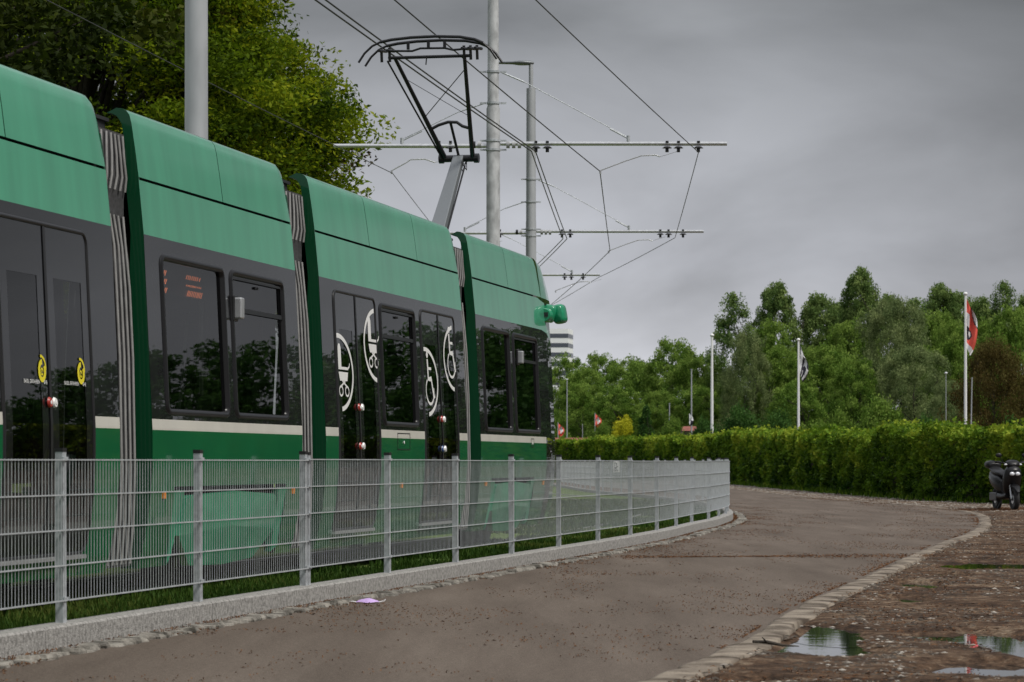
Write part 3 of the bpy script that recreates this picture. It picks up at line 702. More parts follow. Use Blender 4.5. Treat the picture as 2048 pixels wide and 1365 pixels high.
# bogie covers
def bogie(u0, u1, label=None):
    for s in (1, -1):
        L_ = u1-u0; um = (u0+u1)/2
        poly = [(u0+.10*L_, .78), (u0+.13*L_, .80), (um, .825), (u1-.13*L_, .79), (u1-.10*L_, .76), (u1-.08*L_, .5), (u1-.22*L_, .27), (um, .24), (u0+.22*L_, .26), (u0+.07*L_, .5)]
        P3 = [LP(u, z, .012, s) for u, z in poly]; ce = LP(um, .55, .03, s)
        m = MB(); n = len(P3); m.add(P3+[ce], [(i, (i+1) % n, n) if s < 0 else ((i+1) % n, i, n) for i in range(n)], 0)
        back = [LP(u, z, -.05, s) for u, z in poly]; m.add(P3+back, [(i, (i+1) % n, n+(i+1) % n, n+i) for i in range(n)], 0)
        m.build('bogie_cover', 'bogie_green', tram)
        # sloped side pieces flanking the cover
        for (a, b, c, d) in ((u0-.02, u0+.085*L_, u0+.0*L_, u0+.05*L_), (u1-.075*L_, u1+.02, u1-.05*L_, u1)):
            q = MB(); pl = [(a, .84), (b, .84), (d if a < um else c, .35), ((a+b)/2, .28)] if a < um else [(a, .84), (b, .84), (b, .35), (c, .3)]
            q.add([LP(u, z, .004, s) for u, z in pl]+[LP(u, z, -.05, s) for u, z in pl], [(0, 1, 2, 3) if s < 0 else (3, 2, 1, 0), (0, 1, 5, 4), (1, 2, 6, 5), (2, 3, 7, 6), (3, 0, 4, 7)], 0)
            q.build('cover_wing', 'bogie_green', tram)
        w_ = MB()
        for uw in (um-.45, um+.45):
            w_.tube([(s*.72, uw-U0, .33), (s*.60, uw-U0, .33)], .27, 20, 0)
        w_.box((s*.5, um-U0, .45), (.3, L_*.9, .2)); w_.build('bogie', 'dark_box', tram)
bogie(*b2); bogie(*b4); bogie(14.2, 16.4)
m = MB(); m.box((0, (S0[0]+S4[1])/2-U0, .40), (1.5, S4[1]-S0[0]-.2, .14)); m.build('underframe', 'dark_box', tram)
# door indicator boxes between windows
for (px, py, hh) in ((466, 617, .17), (1033, 715, .15)):
    u_, z_ = U(px, py); m = MB(); m.box(LP(u_, z_, .045), (.075, .085, hh), 0); m.box(LP(u_, z_, .012), (.03, .12, hh+.04), 1); m.build('signal_box', ['aluminium', 'rubber'], tram, bevel=.012)
# led display behind the first window
u_a, u_b = ux(340, 2.4), ux(438, 2.4)
m = MB(); m.box((HW-off(2.42)-.10, (u_a+u_b)/2-U0, 2.42), (.03, u_b-u_a, .22)); disp = m.build('destination_display', 'interior', win2a)
m = MB()
def slant(u, z, h, w_=.012): m.add([(HW-off(z)-.08, u-U0+q[0], z+q[1]) for q in ((0, 0), (w_, 0), (w_+h*.9, h), (h*.9, h))], [(0, 1, 2, 3)])
r_ = random.Random(4)
for k, zz in enumerate((2.475, 2.41, 2.345)):
    for q in range(2 if k < 2 else 2): slant(u_a+.07+q*.035, zz-.03, .04, .018)
    ww = 0
    while ww < .36:
        if k != 1 or True: slant(u_a+.62+ww, zz-.025-(0 if k != 1 else -.01), [.032, .014, .045][k], .014)
        ww += [.04, .028, .03][k]*(1+.5*r_.random())
m.build('led_lettering', 'led_orange', win2a)
# interior: handrails and seats
for i, (u, v, h) in enumerate([(ux(430, 1.8), .6, 2.2), (ux(525, 1.8), .6, 2.2), (ux(820, 1.8), .5, 2.2), (ux(100, 1.8), .5, 2.2), (ux(1000, 1.8), .5, 2.2)]):
    MB().tube([(v, u-U0, .36), (v, u-U0, 2.7)], .018, 8).build('handrail', 'handrail', tram)
for u in (ux(380), ux(500), ux(1005), ux(1060), ux(800)):
    m = MB(); m.box((.72, u-U0, .95), (.42, .10, .95)); m.box((.72, u-U0+.25, .75), (.42, .42, .09)); m.box((.72, u-U0+.2, .55), (.12, .3, .38)); m.box((.72, u-U0, 1.48), (.26, .08, .22)); m.build('seat', 'seat_fabric', tram, bevel=.02)
# nose
def nose():
    rings = []; us = [0, .35, .75, 1.1, 1.4, 1.62, 1.75]
    topz = [3.085, 3.05, 2.93, 2.72, 2.3, 1.7, 1.3]; inn = [0, .0, .03, .10, .26, .52, .8]; bot = [.28, .28, .28, .29, .32, .38, .5]
    zb_ = [.28, .55, .87, ZS0, ZS1, 1.9, 2.3, 2.7, 3.085]
    for i, du in enumerate(us):
        r = []
        for z in zb_:
            t = (z-.28)/(3.085-.28); zz = bot[i]+(topz[i]-bot[i])*t; r.append((HW-off(zz)-inn[i], S4[1]+du-U0, zz))
        l = [(-p[0], p[1], p[2]) for p in r[::-1]]; rings.append(r+[(0, r[0][1], topz[i]+.05)]+l)
    mb = MB(); 
    for i in range(len(us)-1):
        A, B = rings[i], rings[i+1]
        for j in range(len(A)-1):
            jj = j if j < 8 else (16-j if j > 9 else 8)
            mi = 2 if jj >= 3 else (2 if i > 0 and jj > 1 else 0)
            if jj == 7: mi = 3 if i < 2 else 2
            if i == 0 and jj <= 2: mi = 2
            mb.add([A[j], A[j+1], B[j+1], B[j]], [(3, 2, 1, 0)], mi, True)
    mb.add(rings[-1], [tuple(range(len(rings[-1])))], 2)
    mb.build('nose', BM, tram)
    # front roof fairing that slopes down to the windscreen
    fm = MB(); u_s = ux(1076, 3.35)+.004; rows = []
    for du, tz, inn_ in ((0, 3.62, 0), (.35, 3.57, .01), (.75, 3.42, .04), (1.15, 3.2, .10), (1.38, 3.05, .15)):
        row = []
        for z, o in FPR:
            zz = 3.112-(.0 if du < .75 else (du-.75)*.16)+(z-3.115)*max(tz-3.112+(0 if du < .75 else (du-.75)*.16), .01)/.505; row.append((HW-o-inn_, u_s+du-U0, zz))
        row2 = [(-p[0], p[1], p[2]) for p in row[::-1]]; rows.append(row+row2)
    fm.grid(rows, 0, True, flip=False); fm.build('front_fairing', 'mint_paint', tram)
nose()
# camera pod at the front corner
pc = Vector(LP(S4[1]+.55, 2.90, .0))
pod = MB(); 

def shell(mb, cx, cy, cz, wx, wy, wz, rz, tilt):
    g2 = []; rot = Matrix.Rotation(R(rz), 3, 'Z') @ Matrix.Rotation(R(tilt), 3, 'Y')
    for (t, f) in ((-1, .0), (-1, .72), (-.9, .86), (-.3, 1.0), (.4, .98), (.85, .75), (1, .45), (1, 0)):
        g2.append([tuple(Vector((cx, cy, cz))+rot @ Vector((wx*f*math.copysign(abs(math.cos(a))**.55, math.cos(a)), wy*t, wz*f*math.copysign(abs(math.sin(a))**.55, math.sin(a))))) for a in [2*math.pi*k/20 for k in range(21)]])
    mb.grid(g2, 0, True)
shell(pod, pc.x+.015, pc.y, 2.93, .085, .14, .115, 8, 12); shell(pod, pc.x+.12, pc.y+.16, 2.93, .085, .13, .125, -6, -10)
po = pod.build('mirror_housing', 'housing_green', tram)
q = MB(); q.tube([(pc.x-.0, pc.y-.26, 2.90), (pc.x-.0, pc.y-.24, 2.90), (pc.x-.0, pc.y-.08, 2.905)], [.075, .085, .095], 20); q.build('mirror_cap', 'housing_green', po)
q = MB(); q.box((pc.x-.03, pc.y-.10, 3.035), (.05, .05, .03)); q.build('bracket', 'rubber', po)
q = MB(); q.tube([(pc.x+.095+.004*math.cos(a_), pc.y+.06, 2.93+.11*math.sin(a_)) for a_ in (-1.2, -.6, 0, .6, 1.2)], .008, 6); q.build('joint_seam', 'rubber', po)
q = MB(); q.box((pc.x+.02, pc.y-.262, 2.905), (.06, .014, .055)); q.build('camera_lens', 'rubber', po)
# ---------------- pantograph
def pv(v, Y, z): return (v, (Y-.229)/CT-U0, z)
m = MB(); m.box(pv(0, 34.4, 3.32), (.9, 1.1, .12)); m.box(pv(0, 34.4, 3.5), (.5, .5, .3)); pan_o = m.build('pantograph', 'panto_dark', tram, bevel=.01)
foot, knee, hd = pv(0, 34.35, 3.55), pv(0.02, 35.75, 4.86), pv(0, 34.3, 6.02)
def beam(mb, a, b, w0, w1, d0, d1):
    a, b = Vector(a), Vector(b); t = (b-a).normalized(); x = Vector((1, 0, 0)); y = t.cross(x).normalized(); v = []
    for p, ww, dd in ((a, w0, d0), (b, w1, d1)):
        for sx, sy in ((-1, -1), (1, -1), (1, 1), (-1, 1)): v.append(p+x*sx*ww/2+y*sy*dd/2)
    mb.add(v, [(0, 1, 2, 3), (7, 6, 5, 4), (0, 4, 5, 1), (1, 5, 6, 2), (2, 6, 7, 3), (3, 7, 4, 0)])
m = MB(); beam(m, foot, knee, .20, .13, .14, .10); m.build('lower_arm', 'panto_grey', pan_o, bevel=.01)
m = MB(); m.tube([(.10, foot[1]+.02, foot[2]-.05), (.11, knee[1]-.05, knee[2]-.1)], .012, 6); m.build('control_rod', 'panto_dark', pan_o)
m = MB(); m.tube([(-.20, knee[1], knee[2]), (.25, knee[1], knee[2])], .045, 12)
for x in (-.2, .25): m.tube([(x-.03, knee[1], knee[2]), (x+.03, knee[1], knee[2])], .06, 12)
for (dx, dz) in ((.1, -.08), (.13, -.15), (.08, -.17)): m.tube([(.02, knee[1], knee[2]), (dx, knee[1]-.03, knee[2]+dz), (.12, knee[1], knee[2]-.03)], .008, 5)
m.build('knee_joint', 'panto_dark', pan_o)
hz_ = 5.93
m = MB(); m.tube([(-.15, knee[1], knee[2]), (-.44, hd[1], hz_)], [.032, .022], 8); m.build('upper_arm', 'panto_dark', pan_o)
m = MB(); m.tube([(.20, knee[1], knee[2]), (.42, hd[1], hz_)], [.03, .022], 8); m.build('upper_arm', 'panto_dark', pan_o)
m = MB(); m.tube([(-.18, knee[1]-.06, knee[2]), (-.56, hd[1]+.12, hz_-.02)], .012, 6); m.build('guide_rod', 'panto_dark', pan_o)
def ul(t, x0, x1): return (x0+(x1-x0)*t, knee[1]+(hd[1]-knee[1])*t, knee[2]+(hz_-knee[2])*t)
m = MB(); A = ul(.30, -.15, -.44); B = ul(.30, .20, .42); m.tube([A, (A[0]+.1, A[1], A[2]+.05), ((A[0]+B[0])/2-.03, A[1], A[2]+.085), ((A[0]+B[0])/2+.08, A[1], A[2]+.08), (B[0]-.1, B[1], B[2]+.03), B], .02, 8); m.tube([((A[0]+B[0])/2, A[1], A[2]+.08), (.02, knee[1], knee[2]+.03)], .018, 6); m.build('cross_brace', 'panto_dark', pan_o)
m = MB(); m.tube([ul(.42, -.15, -.44), ul(.88, .20, .42)], .006, 5); m.tube([ul(.42, .20, .42), ul(.80, -.15, -.44)], .004, 5); m.build('bracing_wire', 'panto_dark', pan_o)
m = MB(); m.tube([(-.52, hd[1], hz_), (.50, hd[1], hz_)], .02, 8); m.tube([(-.50, hd[1]-.1, hz_+.07), (-.2, hd[1]-.1, hz_+.06), (-.1, hd[1]-.1, hz_+.09), (.2, hd[1]-.1, hz_+.085), (.3, hd[1]-.1, hz_+.06), (.5, hd[1]-.1, hz_+.07)], .014, 6)
for x in (-.60, -.5, .42, .5, .58): m.tube([(x, hd[1]-.14, hz_+.07), (x+.02, hd[1]+.14, hz_+.10)], .02, 6); m.tube([(x, hd[1], hz_-.05), (x, hd[1]-.03, hz_+.12)], .018, 6)
for x in (-.25, 0, .2): m.tube([(x, hd[1]-.1, hz_+.08), (x, hd[1]-.1, hz_+.17)], .02, 6)
m.tube([(-.02, hd[1]-.1, hz_), (-.03, hd[1]-.1, hz_-.11)], .008, 5); m.build('head_frame', 'panto_dark', pan_o)
for dy in (-.16, .16):
    m = MB(); X_ = [-.85, -.775, -.68, -.58, -.44, -.2, .1, .4, .58, .68, .775, .85]; Z_ = [-.24, -.13, -.045, .0, .025, .045, .05, .035, .0, -.045, -.13, -.24]
    for k in range(len(X_)-1):
        p, q = (X_[k], hd[1]+dy, 6.10+Z_[k]), (X_[k+1], hd[1]+dy, 6.10+Z_[k+1])
        m.tube([p, q], .019 if abs(X_[k]) < .65 else .014, 8)
    m.build('contact_strip', 'panto_dark', pan_o)
# ================================================================== catenary masts and wires
def mast(X, Y, r0, r1, zsplit, top, label, mat, arm=None, lamp=False, group='tram line masts', stays=True, cut=None):
    t = thing('tram_mast', label, 'mast', (X, Y, 0), 0, group)
    MB().tube([(0, 0, 0), (0, 0, zsplit-.05), (0, 0, zsplit), (0, 0, top)], [r0*1.05, r0, r1, r1*.92], 28).build('pole', mat, t)
    AZ = 6.62
    if arm:
        l, r = arm; zl, zr = AZ-.02, AZ+.02
        m = MB(); m.tube([(-l, 0, zl), (-.12, 0, zl+.0)], .038, 10); m.build('cross_arm', 'aluminium', t)
        m = MB(); m.tube([(.12, 0, zr), (r, 0, zr)], .038, 10); m.build('cross_arm', 'aluminium', t)
        for z in (AZ+.07, AZ-.09, AZ+.73, AZ+1.28):
            m = MB(); m.tube([(0, 0, z-.018), (0, 0, z+.018)], (r0 if z < zsplit else r1)+.015, 24); m.box((r0+.06, 0, z), (.11, .03, .03)); m.box((-r0-.06, 0, z), (.11, .03, .03)); m.build('collar', 'galvanised', t)
        for x in (-.24, -.34, .26, .36, .46): m = MB(); m.tube([(x-.03, 0, AZ), (x+.03, 0, AZ)], .062, 10); m.build('insulator', 'pole_weathered' if x != -.34 else 'panto_dark', t)
        m = MB(); m.tube([(r1+.05, 0, AZ+1.27), (r1+.45, 0, AZ+1.10)], .016, 6); m.tube([(r1+.45, 0, AZ+1.10), (2.35, 0, AZ+.14)], .008, 5); m.tube([(2.05, 0, AZ+.28), (2.35, 0, AZ+.12)], .016, 5); m.tube([(2.37, 0, AZ+.02), (2.37, 0, AZ+.16)], .03, 8); m.build('stay_wire', 'galvanised', t)
        m = MB(); m.tube([(-r1-.05, 0, AZ+.73), (-r1-.5, 0, AZ+.58)], .014, 6); m.tube([(-r1-.5, 0, AZ+.58), (-1.55, 0, AZ+.12)], .008, 5); m.tube([(-1.25, 0, AZ+.24), (-1.6, 0, AZ+.07)], .013, 5); m.tube([(-1.6, 0, AZ-.02), (-1.6, 0, AZ+.12)], .03, 8); m.build('stay_wire', 'galvanised', t)
        for x in (.75, .95, r-1.05, r-.85, r-.5, -.75, -.95):
            m = MB(); m.tube([(x, 0, AZ-.06), (x, 0, AZ-.03)], [.09, .05], 10); m.tube([(x, 0, AZ-.13), (x, 0, AZ-.03)], .03, 8); m.box((x, 0, AZ+.045), (.05, .09, .04)); m.build('hanger_insulator', 'panto_dark', t)
        # steady arm of the near track and of the far track
        for (a, b, c) in (((1.88, 6.17), (2.75, 6.43), (3.05, 6.46)), ((-1.78, 6.17), (-1.3, 6.36), (-.90, 6.36))):
            m = MB(); m.tube([(a[0], 0, a[1]), ((a[0]+b[0])/2, 0, (a[1]+b[1])/2+.035), (b[0]-.15*(1 if b[0] > 0 else 1), 0, b[1]), (b[0]+.1, 0, b[1]+.01), (c[0]-.12, 0, c[1]-.05)], .013, 6)
            m.tube([(a[0], 0, a[1]), (a[0], 0, a[1]-.06)], .02, 6); m.tube([(c[0]-.12, 0, c[1]-.05), (c[0]+.2, 0, c[1]+.05)], .004, 4)
            m.build('steady_arm', 'aluminium', t)
    if lamp:
        m = MB(); m.tube([(0, 0, top), (0, 0, top+.58)], .055, 10); m.build('lamp_spigot', 'pole_grey', t)
        m = MB(); rows = []
        for (x, ww, h) in ((.07, .05, .04), (0, .08, .09), (-.12, .15, .10), (-.28, .17, .10), (-.45, .12, .06), (-.85, .05, .045), (-.88, .02, .02)):
            rows.append([(x, ww*math.cos(2*math.pi*k/10), top+.62+h*.6*math.sin(2*math.pi*k/10)-(.0)) for k in range(11)])
        m.grid(rows, 0, True); m.build('street_luminaire', 'panto_grey', t)
    return t
mast(-3.5, 31.6, .135, .13, 4.5, 10.4, 'thick pale grey mast rising close behind the second tram section', 'pole_grey')
mast(-.33, 50, .118, .10, 7.30, 10.3, 'grey mast beside the raised pantograph with a long cross arm', 'pole_weathered', arm=(2.8, 4.1))
mast(.46, 69, .125, .12, 6.9, 10.1, 'slimmer far mast with a lamp on its top', 'pole_grey', arm=(3.0, 4.18), lamp=True)
mast(-.58, 85, .11, .10, 6.9, 8.6, 'farthest mast, standing right behind the weathered one, with only its cross arm end in view', 'pole_grey', arm=(2.6, 3.2))
def wire(pts, r, label, name='overhead_wire', sag=.04):
    m = MB(); full = []
    for a, b in zip(pts, pts[1:]):
        for k in range(6):
            t = k/6; full.append((a[0]+(b[0]-a[0])*t, a[1]+(b[1]-a[1])*t, a[2]+(b[2]-a[2])*t-sag*4*t*(1-t)*.5))
    full.append(pts[-1])
    for a, b in zip(full, full[1:]): m.tube([a, b], r, 6, caps=False)
    return tag(m.build(name, 'cable'), label, 'wire', 'overhead line wires')
A4 = lambda px, py: tuple(W3(px, py, 85))
def far_pt(px, py, Y): return tuple(W3(px, py, Y))
wire([(-3.6, 18, 6.6), far_pt(749, -34, 31.6), far_pt(1200, 343, 50), far_pt(1220, 502, 69), far_pt(1131, 585, 85), far_pt(1040, 660, 108)], .009, 'contact wire that the pantograph touches')
for d, lb in ((0, 'upper cable of the close pair left of the pantograph bow'), (.10, 'lower cable of the close pair left of the pantograph bow')):
    wire([(-6.3+d, 16, 6.5), (-2.63+d, 31.6, 6.50+d*.2), far_pt(1063+d*80, 303, 50), far_pt(1126+d*80, 478, 69), far_pt(1050+d*90, 552, 85), far_pt(960, 640, 108)], .011, lb)
wire([(-4.6, 14, 6.62), far_pt(1013, -56, 31.6), far_pt(1397, 305, 50), far_pt(1350, 476, 69), far_pt(1196, 556, 85), far_pt(1060, 635, 108)], .008, 'lone feeder wire carried near the right ends of the cross arms')
wire([far_pt(-500, -250, 22), far_pt(88, -2, 31.6), far_pt(785, 347, 50), far_pt(908, 504, 69), far_pt(850, 600, 85)], .0065, 'contact wire of the far track crossing in front of the big tree')
# ================================================================== vegetation
def crown_pts(H, base, Rx, shape, nclump, nleaf, r, csize=.22, seed=0):
    """clumps inside an envelope; returns leaf points, tint and clump centres"""
    g_ = np.random.default_rng(seed); C_ = []
    while len(C_) < nclump:
        t = g_.random(); a = g_.random()*2*math.pi
        if shape == 'round': pr = math.sqrt(max(0, 1-(2*t-1)**2))**.8
        elif shape == 'poplar': pr = min(1., ((1-t)*2.4+.02))**.55*min(1., .35+t*1.6)
        elif shape == 'poplar2': pr = min(1., ((1-t)*2.6+.02))**.5*min(1., .6+t*1.4)
        elif shape == 'cone': pr = (1-t)**.8
        elif shape == 'dome': pr = math.sqrt(max(0, 1-t*t))
        else: pr = 1
        rr = Rx*pr*(.35+.65*g_.random()**.4)*(.68+.48*g_.random()); C_.append((rr*math.cos(a), rr*math.sin(a), base+(H-base)*t, .6+.8*g_.random()))
    C_ = np.array(C_); k = g_.integers(0, nclump, nleaf)
    d = g_.normal(size=(nleaf, 3)); d /= np.linalg.norm(d, axis=1)[:, None]; rad = g_.random(nleaf)**.5
    cr_ = Rx*csize*C_[k, 3]
    p = C_[k, :3]+d*(rad*cr_)[:, None]*np.array([1, 1, .75])
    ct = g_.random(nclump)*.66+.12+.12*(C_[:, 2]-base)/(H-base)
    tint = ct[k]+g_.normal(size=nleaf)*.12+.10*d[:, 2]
    return p, tint, C_
def trunk_mesh(H, base, r, C_, seed=0, nb=14, limb=.3):
    g_ = random.Random(seed); m = MB()
    tz = base+(H-base)*.75; lean = g_.uniform(-.3, .3)
    spine = [(lean*(k/6)**2*.6, .2*math.sin(k), tz*k/6) for k in range(7)]
    m.tube(spine, [r*(1.25 if k == 0 else 1-.13*k) for k in range(7)], 9)
    for q in range(nb):
        c_ = C_[g_.randrange(len(C_))]; f = min(.95, max(.25, (c_[2]*.62)/tz)); i_ = int(f*6); s0 = Vector(spine[min(i_, 6)]); e = Vector(c_[:3])
        mid = s0.lerp(e, .5)+Vector((g_.uniform(-.2, .2), g_.uniform(-.2, .2), .08*H*g_.random()))
        rr = r*limb; m.tube([s0, s0.lerp(mid, .5), mid, mid.lerp(e, .55), e], [rr, rr*.75, rr*.55, rr*.35, rr*.12], 5)
    return m
PROTO = {}
def proto(kind):
    if kind in PROTO: return PROTO[kind]
    cfg = dict(round=dict(sh='round', R=.40, base=.05, nc=240, nl=32000, ls=.022, mat='leaf_green', cs=.17),
               round2=dict(sh='round', R=.46, base=.02, nc=230, nl=34000, ls=.022, mat='leaf_green', cs=.17),
               poplar=dict(sh='poplar', R=.20, base=.18, nc=120, nl=15000, ls=.017, mat='leaf_poplar', cs=.32),
               poplar2=dict(sh='poplar2', R=.27, base=.06, nc=340, nl=46000, ls=.016, mat='leaf_poplar', cs=.17),
               willow=dict(sh='round', R=.48, base=.03, nc=230, nl=42000, ls=.017, mat='leaf_willow', cs=.17),
               copper=dict(sh='dome', R=.85, base=.0, nc=300, nl=36000, ls=.024, mat='leaf_copper', cs=.15),
               shrub=dict(sh='dome', R=.75, base=.0, nc=90, nl=7000, ls=.045, mat='leaf_dark', cs=.24),
               shrub_l=dict(sh='dome', R=.75, base=.0, nc=90, nl=7000, ls=.045, mat='leaf_green', cs=.24),
               yellow=dict(sh='dome', R=.55, base=.0, nc=60, nl=5000, ls=.05, mat='leaf_yellow', cs=.24),
               conifer=dict(sh='cone', R=.36, base=.03, nc=90, nl=6000, ls=.035, mat='leaf_dark', cs=.2))[kind]
    sd = sum(map(ord, kind)); p, t_, C_ = crown_pts(1., cfg['base'], cfg['R'], cfg['sh'], cfg['nc'], cfg['nl'], 0, cfg['cs'], sd)
    cr_ = leaves('crown', p, cfg['ls']*(.7+.6*rng.random(len(p))), t_, cfg['mat'], None)
    tr_ = trunk_mesh(1., cfg['base'], .018, C_, sd, 16).build('trunk', 'bark')
    PROTO[kind] = (cr_.data, tr_.data)
    bpy.data.objects.remove(cr_); bpy.data.objects.remove(tr_)
    return PROTO[kind]
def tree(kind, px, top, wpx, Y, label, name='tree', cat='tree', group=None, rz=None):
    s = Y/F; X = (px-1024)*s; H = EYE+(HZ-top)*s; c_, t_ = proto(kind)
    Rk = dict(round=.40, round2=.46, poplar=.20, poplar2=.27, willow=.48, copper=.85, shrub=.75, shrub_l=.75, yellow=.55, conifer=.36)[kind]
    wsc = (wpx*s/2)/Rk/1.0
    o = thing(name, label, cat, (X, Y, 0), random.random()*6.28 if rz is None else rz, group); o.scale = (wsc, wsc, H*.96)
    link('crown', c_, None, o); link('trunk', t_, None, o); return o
TR = [ # kind, px, top, width, Y, label
 ('round', 1128, 708, 120, 255, 'light green tree top directly right of the tram nose, below the white tower block'),
 ('round2', 1195, 706, 130, 270, 'broad green tree right of the one below the white tower block'),
 ('round', 1262, 712, 120, 262, 'mid green tree left of the tallest round tree of the left wood'),
 ('round2', 1342, 677, 150, 245, 'tallest round dark green tree of the left wood, behind the yellow shrub'),
 ('round', 1418, 702, 110, 262, 'green tree just left of the bare white flagpole'),
 ('round2', 1160, 765, 120, 228, 'lower front tree behind the thin lamp post near the tram nose'),
 ('round', 1235, 770, 120, 225, 'lower front tree above the yellow shrub'),
 ('round2', 1320, 780, 110, 228, 'lower front tree behind the dark conifer'),
 ('round', 1395, 770, 110, 226, 'lower front tree behind the thin grey pole'),
 ('poplar', 1467, 578, 92, 235, 'slender airy poplar standing apart, leftmost of the tall poplars'),
 ('poplar2', 1552, 560, 118, 240, 'rounded tall poplar right of the airy one'),
 ('poplar2', 1640, 583, 130, 245, 'tall poplar between the rounded one and the tallest one'),
 ('poplar2', 1722, 530, 118, 240, 'tallest poplar of the row, near the middle of the right wood'),
 ('poplar', 1832, 590, 110, 250, 'narrow poplar top right of the grey green willow'),
 ('poplar2', 1880, 562, 120, 255, 'dark poplar left of the red flag pole'),
 ('poplar2', 1960, 590, 120, 250, 'dark poplar right behind the red flag'),
 ('poplar', 2006, 555, 80, 246, 'slim pointed poplar near the right edge'),
 ('poplar2', 2060, 575, 110, 250, 'poplar cut by the right edge of the picture'),
 ('willow', 1492, 660, 110, 222, 'pale grey green willow below the slender airy poplar'),
 ('round', 1560, 690, 120, 224, 'green tree behind the black and white flag'),
 ('round2', 1640, 690, 170, 226, 'wide green tree below the poplars right of the black and white flag'),
 ('willow', 1790, 592, 170, 230, 'large olive grey willow in the middle of the right wood'),
 ('willow', 1830, 690, 170, 214, 'lower grey green willow in front of the large olive willow'),
 ('round', 1710, 710, 110, 214, 'bright green tree left of the lower grey green willow'),
 ('round2', 1900, 640, 130, 222, 'dark green tree left of the flagpole with the red flag'),
 ('round2', 2030, 610, 140, 232, 'green tree above the brown leaved tree at the right edge'),
 ('copper', 1985, 683, 210, 150, 'wide brown leaved tree behind the hedge at the right edge'),
 ('poplar2', 1680, 600, 130, 252, 'tall poplar filling the gap left of the tallest one'),
 ('poplar2', 1775, 585, 120, 256, 'tall poplar just right of the tallest one'),
 ('poplar2', 1920, 580, 120, 262, 'poplar between the dark one and the one behind the red flag'),
 ('round2', 1545, 640, 140, 236, 'mid green tree filling the slope below the rounded tall poplar'),
 ('round2', 1700, 640, 150, 236, 'mid green tree directly below the tallest poplar'),
 ('round2', 1870, 620, 150, 240, 'mid green tree below the poplars left of the red flag'),
 ('round2', 1960, 640, 150, 238, 'mid green tree above the brown leaved tree, behind the red flag'),
 ('round2', 1168, 735, 120, 240, 'full green tree between the first two trees right of the tram nose'),
 ('round2', 1290, 722, 130, 250, 'full green tree filling the wood above the dark conifer'),
 ('round2', 1380, 716, 130, 238, 'full green tree right below the tallest round tree of the left wood'),
 ('round2', 1440, 740, 110, 236, 'low full green tree directly behind the bare white flagpole'),
 ('round', 1590, 760, 120, 205, 'low green tree behind the foot of the flagpole with the black and white flag'),
 ('willow', 1900, 760, 100, 190, 'small pale tree left of the brown leaved tree'),
]
for k_, px, tp, wd, Y, lb in TR:
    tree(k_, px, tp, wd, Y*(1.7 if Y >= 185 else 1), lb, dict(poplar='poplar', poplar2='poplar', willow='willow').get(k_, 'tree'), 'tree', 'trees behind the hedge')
SH = [('shrub', 1475, 815, 150, 168, 'dark shrub right of the bare white flagpole'), ('shrub', 1555, 822, 120, 160, 'dark shrub left of the pole of the black and white flag'),
 ('shrub_l', 1760, 803, 150, 128, 'large round leafy shrub above the middle of the hedge'), ('shrub_l', 1680, 826, 90, 135, 'small shrub left of the large round leafy shrub'),
 ('yellow', 1246, 832, 66, 205, 'small yellow leaved shrub behind the far hedge'), ('conifer', 1292, 802, 62, 205, 'dark pointed conifer next to the yellow shrub'),
 ('shrub_l', 1347, 840, 80, 200, 'round green shrub right of the dark conifer'), ('shrub_l', 1205, 850, 70, 205, 'low green shrub left of the yellow shrub'),
 ('shrub', 1405, 838, 90, 190, 'dark shrub left of the foot of the bare white flagpole'), ('shrub', 1850, 835, 130, 110, 'low shrub between the large round shrub and the red flag pole'),
 ('shrub', 2030, 838, 110, 74, 'dark bush at the right edge above the scooter'), ('shrub_l', 1640, 850, 110, 125, 'pale low bush just above the hedge'), ('shrub_l', 1130, 868, 60, 215, 'low bush beside the tram nose behind the hedge')]
for k_, px, tp, wd, Y, lb in SH:
    tree(k_, px, tp, wd, Y, lb, 'conifer' if k_ == 'conifer' else 'shrub', 'conifer' if k_ == 'conifer' else 'shrub', 'shrubs behind the hedge')
